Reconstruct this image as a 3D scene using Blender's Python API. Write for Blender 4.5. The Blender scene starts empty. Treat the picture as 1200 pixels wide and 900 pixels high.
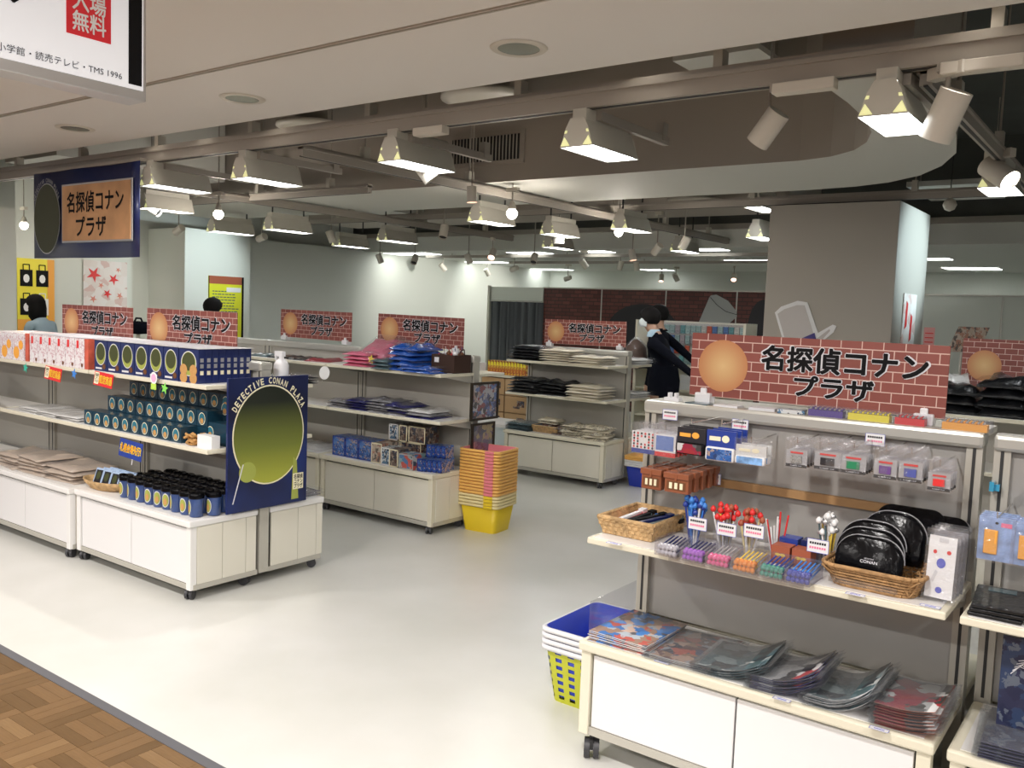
import bpy, bmesh, math, random
from mathutils import Vector, Matrix, Euler
R = math.radians
PI = math.pi
rnd = random.Random(7)
C = bpy.context.scene.collection
sc = bpy.context.scene

# ---------------------------------------------------------------- camera
YAW, PITCH, ROLL, FPX, EYE = -0.635409, 0.0826478, 0.03740, 1039.067, 1.55
_f = Vector((math.sin(YAW)*math.cos(PITCH), math.cos(YAW)*math.cos(PITCH), -math.sin(PITCH)))
_r = Vector((math.cos(YAW), -math.sin(YAW), 0)); _u = _r.cross(_f)
_r2 = _r*math.cos(ROLL)+_u*math.sin(ROLL); _u2 = -_r*math.sin(ROLL)+_u*math.cos(ROLL)
cd = bpy.data.cameras.new('camera'); cam = bpy.data.objects.new('camera', cd); C.objects.link(cam)
cd.sensor_width = 36; cd.lens = FPX/1200*36; cd.clip_start = 0.05; cd.clip_end = 100
m = Matrix((_r2, _u2, -_f)).transposed().to_4x4(); m.translation = Vector((0, 0, EYE)); cam.matrix_world = m
sc.camera = cam
def at(px, py, ax, v):
    """measured place: the point of the plane ax = v seen at a photograph pixel"""
    d = _f*FPX + _r2*(px-600) - _u2*(py-450); o = Vector((0, 0, EYE)); k = 'xyz'.index(ax)
    return o + d*((v-o[k])/d[k])

# ---------------------------------------------------------------- world, exposure, lights
w = bpy.data.worlds.new('World'); sc.world = w; w.use_nodes = True
w.node_tree.nodes['Background'].inputs[0].default_value = (0.90, 0.92, 1.0, 1)
w.node_tree.nodes['Background'].inputs[1].default_value = 0.36
sc.view_settings.view_transform = 'Standard'; sc.view_settings.look = 'None'
sc.view_settings.gamma = 1; sc.view_settings.use_curve_mapping = False
sc.view_settings.exposure = 0.0
sc.cycles.max_bounces = 6; sc.cycles.diffuse_bounces = 4; sc.cycles.glossy_bounces = 3
sc.cycles.transparent_max_bounces = 16; sc.cycles.transmission_bounces = 4
sc.cycles.sample_clamp_indirect = 4; sc.cycles.caustics_reflective = False; sc.cycles.caustics_refractive = False
HOOD, TUBE_L, SPOT_E, CAN_E, FLUSH = 20.0, 13.0, 12.0, 46.0, 5.0     # strengths: hood tube lamps, bulbs, spots, corridor downlights, flush panels

# ---------------------------------------------------------------- materials
def mat(name, col, rough=.5, metal=0, emit=None, es=0, bump=0, bscale=200, var=0, vscale=8, coat=0, trans=0, alpha=1, spec=None):
    mm = bpy.data.materials.new(name); mm.use_nodes = True; nt = mm.node_tree; b = nt.nodes['Principled BSDF']
    b.inputs['Base Color'].default_value = (*col, 1); b.inputs['Roughness'].default_value = rough; b.inputs['Metallic'].default_value = metal
    if coat: b.inputs['Coat Weight'].default_value = coat; b.inputs['Coat Roughness'].default_value = .08
    if spec is not None: b.inputs['Specular IOR Level'].default_value = spec
    if emit: b.inputs['Emission Color'].default_value = (*emit, 1); b.inputs['Emission Strength'].default_value = es
    if trans: b.inputs['Transmission Weight'].default_value = trans
    if alpha < 1: b.inputs['Alpha'].default_value = alpha
    if var:
        tc = nt.nodes.new('ShaderNodeTexCoord'); n = nt.nodes.new('ShaderNodeTexNoise'); n.inputs['Scale'].default_value = vscale; n.inputs['Detail'].default_value = 5
        r = nt.nodes.new('ShaderNodeValToRGB'); a = 1-var
        r.color_ramp.elements[0].position = .3; r.color_ramp.elements[0].color = (col[0]*a, col[1]*a, col[2]*a, 1)
        r.color_ramp.elements[1].position = .7; r.color_ramp.elements[1].color = (min(1, col[0]*(1+var)), min(1, col[1]*(1+var)), min(1, col[2]*(1+var)), 1)
        nt.links.new(tc.outputs['Object'], n.inputs['Vector']); nt.links.new(n.outputs['Fac'], r.inputs['Fac']); nt.links.new(r.outputs['Color'], b.inputs['Base Color'])
    if bump:
        tc = nt.nodes.new('ShaderNodeTexCoord'); n = nt.nodes.new('ShaderNodeTexNoise'); n.inputs['Scale'].default_value = bscale; n.inputs['Detail'].default_value = 3
        bp = nt.nodes.new('ShaderNodeBump'); bp.inputs['Strength'].default_value = bump; bp.inputs['Distance'].default_value = .01
        nt.links.new(tc.outputs['Object'], n.inputs['Vector']); nt.links.new(n.outputs['Fac'], bp.inputs['Height']); nt.links.new(bp.outputs['Normal'], b.inputs['Normal'])
    return mm
def film(name, tint=(.96, .96, .97), clear=.8, rough=.10, bump=.5, bscale=40, milky=.35):
    """clear plastic: transparent mixed with a glossy coat and a little haze"""
    mm = bpy.data.materials.new(name); mm.use_nodes = True; nt = mm.node_tree; nt.nodes.clear(); N = nt.nodes.new; K = nt.links.new
    o = N('ShaderNodeOutputMaterial'); t = N('ShaderNodeBsdfTransparent'); t.inputs[0].default_value = (*tint, 1)
    g = N('ShaderNodeBsdfGlossy'); g.inputs['Roughness'].default_value = rough; d = N('ShaderNodeBsdfDiffuse'); d.inputs[0].default_value = (.7, .7, .72, 1)
    y = N('ShaderNodeMixShader'); y.inputs[0].default_value = milky; K(g.outputs[0], y.inputs[1]); K(d.outputs[0], y.inputs[2])
    x = N('ShaderNodeMixShader'); x.inputs[0].default_value = 1-clear; K(t.outputs[0], x.inputs[1]); K(y.outputs[0], x.inputs[2]); K(x.outputs[0], o.inputs[0])
    if bump:
        tc = N('ShaderNodeTexCoord'); n = N('ShaderNodeTexNoise'); n.inputs['Scale'].default_value = bscale; bp = N('ShaderNodeBump'); bp.inputs['Strength'].default_value = bump; bp.inputs['Distance'].default_value = .02
        K(tc.outputs['Object'], n.inputs['Vector']); K(n.outputs['Fac'], bp.inputs['Height']); K(bp.outputs['Normal'], g.inputs['Normal'])
    return mm
def blotch(name, cols, scale=12, rough=.35, coat=.3, seed=0):
    """printed picture reduced to patches of colour"""
    mm = mat(name, cols[0], rough, coat=coat); nt = mm.node_tree; b = nt.nodes['Principled BSDF']; scale *= 1.25
    tc = nt.nodes.new('ShaderNodeTexCoord'); mp = nt.nodes.new('ShaderNodeMapping'); mp.inputs['Location'].default_value = (seed*1.37, seed*.71, seed*2.1)
    n = nt.nodes.new('ShaderNodeTexNoise'); n.inputs['Scale'].default_value = scale*.8; n.inputs['Detail'].default_value = 3
    mx = nt.nodes.new('ShaderNodeMix'); mx.data_type = 'VECTOR'; mx.inputs[0].default_value = .07
    v = nt.nodes.new('ShaderNodeTexVoronoi'); v.inputs['Scale'].default_value = scale
    r = nt.nodes.new('ShaderNodeValToRGB'); r.color_ramp.interpolation = 'CONSTANT'
    while len(r.color_ramp.elements) < len(cols): r.color_ramp.elements.new(.5)
    for i, c in enumerate(cols): r.color_ramp.elements[i].position = i/len(cols); r.color_ramp.elements[i].color = (*c, 1)
    sp = nt.nodes.new('ShaderNodeSeparateColor')
    nt.links.new(tc.outputs['Object'], mp.inputs[0]); nt.links.new(mp.outputs[0], n.inputs['Vector'])
    nt.links.new(mp.outputs[0], mx.inputs[4]); nt.links.new(n.outputs['Color'], mx.inputs[5]); nt.links.new(mx.outputs[1], v.inputs['Vector'])
    nt.links.new(v.outputs['Color'], sp.inputs[0]); nt.links.new(sp.outputs[0], r.inputs[0]); nt.links.new(r.outputs[0], b.inputs['Base Color'])
    return mm
def brickprint(name, c1, c2, mortar, bw, bh, mo, axes='XZ', rough=.45):
    mm = mat(name, c1, rough); nt = mm.node_tree; b = nt.nodes['Principled BSDF']
    tc = nt.nodes.new('ShaderNodeTexCoord'); s = nt.nodes.new('ShaderNodeSeparateXYZ'); c = nt.nodes.new('ShaderNodeCombineXYZ')
    k = nt.nodes.new('ShaderNodeTexBrick'); k.inputs['Scale'].default_value = 1; k.inputs['Brick Width'].default_value = bw; k.inputs['Row Height'].default_value = bh
    k.inputs['Mortar Size'].default_value = mo; k.inputs['Color1'].default_value = (*c1, 1); k.inputs['Color2'].default_value = (*c2, 1); k.inputs['Mortar'].default_value = (*mortar, 1)
    k.inputs['Mortar Smooth'].default_value = 0
    nt.links.new(tc.outputs['Object'], s.inputs[0]); nt.links.new(s.outputs['XYZ'.index(axes[0])], c.inputs[0]); nt.links.new(s.outputs['XYZ'.index(axes[1])], c.inputs[1])
    nt.links.new(c.outputs[0], k.inputs['Vector']); nt.links.new(k.outputs[0], b.inputs['Base Color'])
    return mm
M = dict(
 cream=mat('cream laminate', (.74, .70, .56), .42), white=mat('white laminate', (.80, .79, .77), .38), panel=mat('white lacquered panel', (.79, .78, .78), .35),
 creampanel=mat('cream lacquered panel', (.74, .71, .61), .4), steel=mat('grey beige steel', (.50, .48, .42), .4, .2), rail=mat('pale aluminium', (.56, .55, .50), .35, .5),
 back=mat('glossy grey backboard', (.35, .34, .32), .3, coat=.7), backlight=mat('pale backboard', (.46, .445, .40), .45), slot=mat('dark slot', (.03, .03, .03), .6),
 black=mat('black rubber', (.015, .015, .017), .5), tyre=mat('caster rubber', (.04, .04, .045), .45), chrome=mat('chrome', (.7, .7, .7), .2, 1),
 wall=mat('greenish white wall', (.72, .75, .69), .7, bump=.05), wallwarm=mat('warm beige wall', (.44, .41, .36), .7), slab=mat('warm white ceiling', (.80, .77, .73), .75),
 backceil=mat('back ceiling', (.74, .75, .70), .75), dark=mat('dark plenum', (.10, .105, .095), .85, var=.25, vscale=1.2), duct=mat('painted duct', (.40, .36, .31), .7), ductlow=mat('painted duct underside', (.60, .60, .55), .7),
 track=mat('track enamel', (.37, .34, .295), .5), hood=mat('hood enamel', (.56, .54, .47), .5), lampwhite=mat('lamp white', (.66, .62, .54), .45),
 tube=mat('lit tube', (1, 1, 1), emit=(.93, .97, 1), es=HOOD), reflect=mat('lamp reflector', (.8, .85, .4), .15, .9), bulb=mat('lit bulb', (1, 1, 1), emit=(1, .93, .84), es=TUBE_L),
 redbulb=mat('warm lit bulb', (1, .5, .4), emit=(1, .62, .5), es=5), flush=mat('flush lamp', (1, 1, 1), emit=(.97, 1, .97), es=FLUSH), canglass=mat('downlight glass', (.35, .38, .34), .25, .3),
 vinyl=None, paper=mat('white paper', (.86, .86, .86), .5), ink=mat('black ink', (.006, .006, .007), .6, spec=.15), red=mat('red print', (.72, .03, .03), .45), redbrown=mat('red brown', (.38, .10, .05), .5),
 yellow=mat('yellow print', (.90, .78, .05), .5), orange=mat('orange print', (.92, .42, .06), .5), cream2=mat('pale cream print', (.9, .84, .6), .5), blueink=mat('blue ink', (.10, .12, .55), .5), pinkink=mat('pink ink', (.85, .2, .35), .5),
 navy=mat('navy card', (.012, .022, .11), .32, coat=.3), navy2=mat('royal blue card', (.02, .05, .30), .35, coat=.2), olive=mat('olive green print', (.06, .07, .02), .45), lime=mat('yellow green print', (.36, .40, .08), .45),
 silver=mat('silver', (.62, .62, .62), .3, .7), silvertxt=mat('silver print', (.72, .72, .76), .4), teal=mat('dark teal card', (.01, .045, .075), .3, coat=.4), cookie=mat('biscuit', (.55, .30, .10), .7, bump=.3, bscale=90), choc=mat('chocolate', (.16, .06, .02), .5),
 greenstar=mat('green card', (.25, .75, .12), .5), tealstar=mat('teal green card', (.05, .50, .36), .5), bluestar=mat('blue card', (.06, .25, .72), .5), goldstar=mat('gold card', (.80, .58, .10), .4),
 wicker=mat('straw wicker', (.55, .36, .17), .7, bump=.8, bscale=120, var=.3, vscale=40), wickerdark=mat('brown wicker', (.42, .24, .10), .65, bump=.6, bscale=120, var=.3, vscale=40),
 packwhite=mat('white fabric in plastic', (.74, .74, .72), .3, bump=.9, bscale=22, coat=.7), packblack=mat('black fabric in plastic', (.008, .009, .011), .28, bump=1, bscale=22, coat=.4, spec=.3), packbeige=mat('beige fabric in plastic', (.52, .43, .35), .4, bump=.7, bscale=18, coat=.5),
 packcream=mat('cream fabric in plastic', (.74, .68, .54), .4, bump=.8, bscale=20, coat=.5), packpink=mat('pink fabric in plastic', (.70, .16, .26), .35, bump=.8, bscale=18, coat=.8), packblue=mat('blue fabric in plastic', (.015, .09, .42), .25, bump=1, bscale=20, coat=1),
 packgrey=mat('grey fabric in plastic', (.26, .26, .28), .25, bump=1, bscale=25, coat=1), packteal=mat('grey teal fabric in plastic', (.07, .12, .14), .3, bump=.9, bscale=20, coat=.8), packnavy=mat('navy fabric in plastic', (.02, .02, .14), .3, bump=.9, bscale=20, coat=.8),
 news=blotch('printed cream cloth', [(.66, .60, .46), (.60, .55, .42), (.20, .18, .15), (.70, .66, .55)], 70, .7, 0), brownfelt=mat('brown felt', (.045, .02, .012), .85), patent=mat('black patent leather', (.003, .003, .004), .2, bump=.3, bscale=25, spec=.14),
 satchel=mat('brown satchel leather', (.28, .09, .04), .4, coat=.3), card_box=mat('brown cardboard', (.47, .30, .15), .8), curtain=mat('grey curtain cloth', (.115, .125, .135), .85), suit=mat('dark suit cloth', (.004, .005, .010), .9, spec=.12), skin=mat('skin', (.55, .33, .23), .55),
 hair=mat('black hair', (.006, .005, .005), .75, spec=.2), mask=mat('white face mask', (.75, .82, .84), .7), shirt=mat('pale blue shirt', (.42, .58, .70), .7), knit=mat('pale blue knit', (.38, .50, .58), .8),
 yellowplastic=mat('yellow plastic', (.80, .58, .02), .4), orangeplastic=mat('orange plastic', (.85, .47, .12), .4), pinkplastic=mat('pink plastic', (.80, .22, .26), .4), palerim=mat('pale yellow plastic', (.80, .68, .36), .4), limeplastic=mat('lime plastic', (.50, .52, .03), .4), blueplastic=mat('blue plastic', (.02, .045, .42), .35),
 whiteplastic=mat('white plastic', (.78, .78, .80), .35), film=film('clear film', clear=.84), filmdark=film('smoky clear film', (.85, .87, .88), .72, .1, milky=.3), cover=film('clear cover painted glare', (.95, .95, .97), .35, .22, 0, milky=.75), cardgrey=mat('grey white card', (.42, .42, .43), .4), redprint=mat('orange red print', (.80, .16, .02), .5), acrylic=film('clear acrylic', (.95, .95, .97), .86, .05, 0, milky=.3), board=mat('grey white board', (.66, .66, .68), .6), hatwhite=mat('printed hat grey white', (.58, .55, .53), .5), hatgrey=mat('printed hat pale grey', (.42, .43, .42), .5), hatband=mat('hat band indigo', (.05, .04, .22), .5), darkprint=mat('dark print', (.016, .015, .02), .45),
)
PINKBRICK = brickprint('pale brick print', (.27, .075, .058), (.21, .055, .042), (.66, .46, .40), .068, .034, .0016)
DARKBRICK = brickprint('dark brick wallpaper', (.17, .045, .035), (.09, .022, .018), (.045, .018, .015), .15, .06, .006)
def halo_mat():
    mm = mat('halo orange', (.78, .36, .12), .45); nt = mm.node_tree; b = nt.nodes['Principled BSDF']
    tc = nt.nodes.new('ShaderNodeTexCoord'); g = nt.nodes.new('ShaderNodeTexGradient'); g.gradient_type = 'SPHERICAL'; mp = nt.nodes.new('ShaderNodeMapping'); mp.inputs['Scale'].default_value = (10, 10, 10)
    r = nt.nodes.new('ShaderNodeValToRGB'); r.color_ramp.elements[0].color = (.50, .20, .08, 1); r.color_ramp.elements[1].color = (.70, .48, .22, 1)
    nt.links.new(tc.outputs['Object'], mp.inputs[0]); nt.links.new(mp.outputs[0], g.inputs[0]); nt.links.new(g.outputs['Fac'], r.inputs[0]); nt.links.new(r.outputs[0], b.inputs['Base Color'])
    return mm
M['halo'] = halo_mat()
PICS = [blotch('printed picture one', [(.03, .05, .2), (.5, .35, .28), (.1, .2, .5), (.6, .6, .62), (.3, .04, .05), (.02, .02, .03)], 26),
        blotch('printed picture two', [(.05, .04, .05), (.45, .3, .22), (.12, .1, .2), (.5, .4, .15), (.03, .05, .12), (.2, .2, .22)], 24, seed=2),
        blotch('printed picture three', [(.08, .13, .15), (.2, .25, .26), (.03, .04, .05), (.4, .42, .42), (.05, .09, .1)], 16, seed=3),
        blotch('printed picture four', [(.05, .05, .06), (.15, .15, .17), (.45, .44, .45), (.02, .02, .03), (.28, .05, .06)], 18, seed=4),
        blotch('printed picture five', [(.3, .02, .05), (.05, .05, .05), (.6, .6, .6), (.12, .12, .13), (.35, .03, .04)], 20, seed=5)]
M['figurebox'] = blotch('blue toy box print', [(.02, .08, .28), (.03, .13, .42), (.4, .3, .25), (.02, .05, .16), (.10, .2, .45)], 52, seed=6)
M['tanbox'] = blotch('tan box print', [(.45, .36, .28), (.5, .42, .34), (.40, .20, .14), (.12, .1, .09)], 40, seed=7)
M['whitebox'] = blotch('white blue box print', [(.6, .64, .66), (.08, .18, .3), (.65, .66, .66), (.04, .05, .08)], 45, seed=8)
M['darkbox'] = blotch('dark box print', [(.05, .04, .04), (.16, .12, .1), (.35, .28, .22), (.09, .03, .02), (.04, .05, .08)], 40, seed=9)
M['maple'] = blotch('maple leaf print', [(.80, .75, .71), (.79, .73, .69), (.77, .70, .66), (.82, .78, .75), (.73, .64, .60), (.70, .52, .48), (.82, .76, .73), (.81, .77, .75)], 9, .6, 0, seed=10)
M['manga'] = blotch('comic cover print', [(.55, .12, .03), (.7, .4, .05), (.5, .06, .03), (.75, .55, .1), (.25, .05, .03)], 40, seed=11)
M['cards'] = blotch('small goods print', [(.3, .42, .45), (.08, .2, .4), (.5, .5, .48), (.5, .1, .08), (.2, .35, .35), (.06, .08, .12)], 22, seed=12)
M['whitesnow'] = blotch('pale pink box print', [(.80, .74, .76), (.82, .78, .80), (.60, .38, .42), (.84, .82, .83)], 60, seed=13)
M['fish'] = blotch('deep blue print', [(.01, .015, .05), (.02, .04, .1), (.1, .12, .16), (.015, .02, .06)], 30, seed=14)

# ---------------------------------------------------------------- mesh builder
class MB:
    def __init__(s): s.V = []; s.F = []; s.I = []; s.S = []
    def add(s, vs, fs, mi=0, smooth=False):
        n = len(s.V); s.V += [tuple(v) for v in vs]; s.F += [tuple(n+i for i in f) for f in fs]; s.I += [mi]*len(fs); s.S += [smooth]*len(fs); return s
    def box(s, x0, x1, y0, y1, z0, z1, mi=0, T=None):
        v = [Vector((x, y, z)) for z in (z0, z1) for y in (y0, y1) for x in (x0, x1)]
        if T: v = [T @ p for p in v]
        return s.add(v, [(0, 2, 3, 1), (4, 5, 7, 6), (0, 1, 5, 4), (2, 6, 7, 3), (0, 4, 6, 2), (1, 3, 7, 5)], mi)
    def cyl(s, p0, p1, r0, r1=None, n=12, mi=0, smooth=True, caps=True):
        p0 = Vector(p0); p1 = Vector(p1); r1 = r0 if r1 is None else r1; d = (p1-p0).normalized()
        a = d.orthogonal().normalized(); b = d.cross(a)
        v = [p0+(a*math.cos(2*PI*i/n)+b*math.sin(2*PI*i/n))*r0 for i in range(n)]+[p1+(a*math.cos(2*PI*i/n)+b*math.sin(2*PI*i/n))*r1 for i in range(n)]
        s.add(v, [(i, (i+1) % n, n+(i+1) % n, n+i) for i in range(n)], mi, smooth)
        if caps: s.add(v, [tuple(range(n-1, -1, -1)), tuple(range(n, 2*n))], mi)
        return s
    def tube(s, pts, r, n=6, mi=0):
        for a, b in zip(pts, pts[1:]): s.cyl(a, b, r, r, n, mi)
        return s
    def prism(s, poly, z0, z1, mi=0, T=None):
        n = len(poly); v = [Vector((x, y, z0)) for x, y in poly]+[Vector((x, y, z1)) for x, y in poly]
        if T: v = [T @ p for p in v]
        return s.add(v, [tuple(range(n-1, -1, -1)), tuple(range(n, 2*n))]+[(i, (i+1) % n, n+(i+1) % n, n+i) for i in range(n)], mi)
    def lathe(s, prof, c=(0, 0, 0), n=16, mi=0):
        v = [(c[0]+r*math.cos(2*PI*i/n), c[1]+r*math.sin(2*PI*i/n), c[2]+z) for r, z in prof for i in range(n)]
        return s.add(v, [(k*n+i, k*n+(i+1) % n, (k+1)*n+(i+1) % n, (k+1)*n+i) for k in range(len(prof)-1) for i in range(n)], mi, True)
    def disc(s, c, rx, rz, ax='y', n=24, mi=0, flip=False):
        """flat filled ellipse facing -y (ax y), +x (ax x) or +z (ax z)"""
        v = []
        for i in range(n):
            a = 2*PI*i/n; u, t = rx*math.cos(a), rz*math.sin(a)
            v.append((c[0]+u, c[1], c[2]+t) if ax == 'y' else (c[0], c[1]+u, c[2]+t) if ax == 'x' else (c[0]+u, c[1]+t, c[2]))
        return s.add(v, [tuple(range(n))], mi)
    def mesh(s, name, mats):
        me = bpy.data.meshes.new(name); me.from_pydata(s.V, [], s.F)
        for q in (mats if isinstance(mats, (list, tuple)) else [mats]): me.materials.append(q)
        me.polygons.foreach_set('material_index', s.I); me.polygons.foreach_set('use_smooth', s.S); me.update(); return me
    def build(s, name, mats, parent=None, loc=None, rot=None, bevel=0):
        o = bpy.data.objects.new(name, s.mesh(name, mats)); C.objects.link(o)
        if parent: o.parent = parent
        if loc is not None: o.location = loc
        if rot is not None: o.rotation_euler = rot
        if bevel:
            b = o.modifiers.new('b', 'BEVEL'); b.width = bevel; b.segments = 2; b.limit_method = 'ANGLE'
        return o
def inst(name, me, parent=None, loc=(0, 0, 0), rot=(0, 0, 0), scale=None):
    o = bpy.data.objects.new(name, me); C.objects.link(o); o.location = loc; o.rotation_euler = rot
    if parent: o.parent = parent
    if scale: o.scale = scale
    return o
def tag(o, label=None, cat=None, group=None, kind=None):
    if label: o['label'] = label
    if cat: o['category'] = cat
    if group: o['group'] = group
    if kind: o['kind'] = kind
    return o
def thing(name, label, cat, loc=(0, 0, 0), rot=(0, 0, 0), group=None):
    o = bpy.data.objects.new(name, None); C.objects.link(o); o.location = loc; o.rotation_euler = rot if hasattr(rot, '__len__') else (0, 0, rot)
    o.empty_display_size = .05
    return tag(o, label, cat, group)
KIDS = {}
def dup(root, loc, rot=None, label=None, group=None):
    if root.name not in KIDS: KIDS[root.name] = [(ch, list(ch.children)) for ch in root.children]
    r = root.copy(); C.objects.link(r); r.location = loc
    if rot is not None: r.rotation_euler = rot if hasattr(rot, '__len__') else (0, 0, rot)
    if label: r['label'] = label
    if group: r['group'] = group
    for ch, gs in KIDS[root.name]:
        c = ch.copy(); C.objects.link(c); c.parent = r
        for g in gs: d = g.copy(); C.objects.link(d); d.parent = c
    return r
def struct(name, mb, mats, bevel=0, loc=None): return tag(mb.build(name, mats, bevel=bevel, loc=loc), kind='structure')
ORD = 'first second third fourth fifth sixth seventh eighth ninth tenth eleventh twelfth thirteenth fourteenth fifteenth sixteenth seventeenth eighteenth nineteenth twentieth'.split()
def stack_word(i, n):     # i = 0 lowest
    if n == 1: return 'single'
    if i == n-1: return 'topmost'
    if i == 0: return 'lowest'
    return ORD[n-1-i]+' from top'
# ---- lettering, fitted to a box: x to the right, z up, facing -y
_tc = {}
def text_mesh(s, w, h, bold=.0, mats=None, key=None):
    k = (s, round(w, 4), round(h, 4), bold, mats.name if mats else None)
    if k in _tc: return _tc[k]
    cu = bpy.data.curves.new('lettering', 'FONT'); cu.body = s; cu.size = 1; cu.resolution_u = 2; cu.space_line = .95
    cu.align_x = 'CENTER'
    o = bpy.data.objects.new('tmp', cu); C.objects.link(o)
    dg = bpy.context.evaluated_depsgraph_get(); me = bpy.data.meshes.new_from_object(o.evaluated_get(dg)); bpy.data.objects.remove(o)
    vs = [v.co.copy() for v in me.vertices]; fs = [tuple(p.vertices) for p in me.polygons]; bpy.data.meshes.remove(me)
    xs = [v.x for v in vs]; ys = [v.y for v in vs]; cx, cy = (min(xs)+max(xs))/2, (min(ys)+max(ys))/2; X = max(xs)-min(xs); Y = max(ys)-min(ys)
    n = 1 if bold <= 0 else 5 if bold < .025 else 8
    sx = (w)/(X+2*bold); sy = h/(Y+2*bold)
    offs = [(0, 0)] if n == 1 else [(bold*math.cos(2*PI*(q+.5)/n), bold*math.sin(2*PI*(q+.5)/n)) for q in range(n)]+([(0, 0)] if n == 8 else [])
    V = []; F = []
    for q, (a, c_) in enumerate(offs):
        m0 = len(V); V += [((v.x-cx+a)*sx, -.00004*q, (v.y-cy+c_)*sy) for v in vs]; F += [tuple(m0+i for i in f) for f in fs]
    me = bpy.data.meshes.new('lettering'); me.from_pydata(V, [], F); me.materials.append(mats or M['ink']); me.update(); _tc[k] = me
    return me
def letters(s, parent, x, y, z, w, h, m=None, bold=.01, rz=0, name='lettering'):
    return inst(name, text_mesh(s, w, h, bold, m), parent, (x, y, z), (0, 0, rz))
MATS = lambda *n: [M[k] for k in n]

# ================================================================ SETTING
def floor_mat():
    mm = mat('polished vinyl floor', (.66, .655, .62), .22, coat=0); nt = mm.node_tree; b = nt.nodes['Principled BSDF']
    tc = nt.nodes.new('ShaderNodeTexCoord'); n = nt.nodes.new('ShaderNodeTexNoise'); n.inputs['Scale'].default_value = 1.3; n.inputs['Detail'].default_value = 6
    r = nt.nodes.new('ShaderNodeValToRGB'); r.color_ramp.elements[0].position = .35; r.color_ramp.elements[0].color = (.60, .60, .555, 1); r.color_ramp.elements[1].position = .7; r.color_ramp.elements[1].color = (.70, .695, .665, 1)
    r2 = nt.nodes.new('ShaderNodeValToRGB'); r2.color_ramp.elements[0].color = (.2, .2, .2, 1); r2.color_ramp.elements[1].color = (.42, .42, .42, 1)
    nt.links.new(tc.outputs['Object'], n.inputs['Vector']); nt.links.new(n.outputs['Fac'], r.inputs[0]); nt.links.new(r.outputs[0], b.inputs['Base Color'])
    b.inputs['Roughness'].default_value = .28; return mm
struct('floor', MB().box(-13, 6, 1.74, 17, -.06, 0), floor_mat())
sub = struct('floor_corridor', MB().box(-13, 6, -8, 1.70, -.06, -.006), mat('parquet bedding', (.16, .08, .04), .6))
struct('trim_1', MB().box(-13, 6, 1.70, 1.74, -.05, .002), mat('grey threshold strip', (.11, .11, .12), .45))
# basket-weave parquet: blocks of four strips, single planks where the photo shows them
wood = []
for i, c in enumerate([(.175, .10, .042), (.145, .082, .033), (.21, .125, .055), (.125, .07, .027)]):
    wm = mat('parquet wood', c, .35); nt = wm.node_tree; b = nt.nodes['Principled BSDF']
    tc = nt.nodes.new('ShaderNodeTexCoord'); mp = nt.nodes.new('ShaderNodeMapping'); mp.inputs['Scale'].default_value = (8, 90, 8); n = nt.nodes.new('ShaderNodeTexNoise'); n.inputs['Scale'].default_value = 1.5; n.inputs['Detail'].default_value = 4
    r = nt.nodes.new('ShaderNodeValToRGB'); r.color_ramp.elements[0].color = (c[0]*.7, c[1]*.65, c[2]*.6, 1); r.color_ramp.elements[1].color = (min(1, c[0]*1.3), c[1]*1.35, c[2]*1.4, 1)
    nt.links.new(tc.outputs['Object'], mp.inputs[0]); nt.links.new(mp.outputs[0], n.inputs[0]); nt.links.new(n.outputs[0], r.inputs[0]); nt.links.new(r.outputs[0], b.inputs['Base Color']); wood.append(wm)
BL = .2; SW = BL/4
pm = [MB().box(-BL/2+.0007, BL/2-.0007, -SW/2+.0006, SW/2-.0006, -.008, 0).mesh('plank', w_) for w_ in wood]
rest = MB(); npl = 0
cells = []
for ix in range(-34, 14):
    for iy in range(0, 22):
        x, y = ix*BL, 1.70-(iy+.5)*BL
        cells.append((abs(x+2.9)+abs(y-1.45), x, y, (ix+iy) % 2))
cells.sort()
for d, x, y, odd in cells:
    for k in range(4):
        o_ = (k-1.5)*SW; p = (x, y+o_) if odd else (x+o_, y)
        if npl < 284:
            inst('plank', pm[rnd.randrange(4)], sub, (p[0], p[1], 0), (0, 0, 0 if odd else PI/2)); npl += 1
        else:
            T = Matrix.Translation((p[0], p[1], 0))@Matrix.Rotation(0 if odd else PI/2, 4, 'Z')
            rest.box(-BL/2+.0007, BL/2-.0007, -SW/2+.0006, SW/2-.0006, -.008, 0, rnd.randrange(4), T)
tag(rest.build('planks', wood, sub), kind='stuff')

# ceilings
ce = MB(); ce.box(-14, 6, -8, 2.497, 2.6, 2.72); ce.box(-14, 6, 2.515, 3.33, 2.6, 2.72); ce.box(-14, 6, 2.49, 2.52, 2.62, 2.72, 1)
struct('ceiling', ce, [M['slab'], M['slot']])
struct('trim_2', MB().box(-14, 6, 2.520, 2.528, 2.594, 2.602), M['steel'])
struct('ceiling_back', MB().box(-14, 6, 10.1, 17, 2.4, 2.5), M['backceil'])
struct('trim_3', MB().box(-14, 6, 10.0, 10.1, 2.39, 2.62), M['backceil'])
struct('trim_4', MB().box(-14, 6, 9.93, 10.0, 2.60, 2.66), M['track'])
struct('ceiling_plenum', MB().box(-14, 6, 3.2, 10.2, 3.45, 3.5), M['dark'])
struct('wall_plenum', MB().box(-14, 6, 10.0, 10.05, 2.62, 3.5).box(-14, 6, 3.25, 3.3, 2.72, 3.5), M['dark'])
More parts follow.
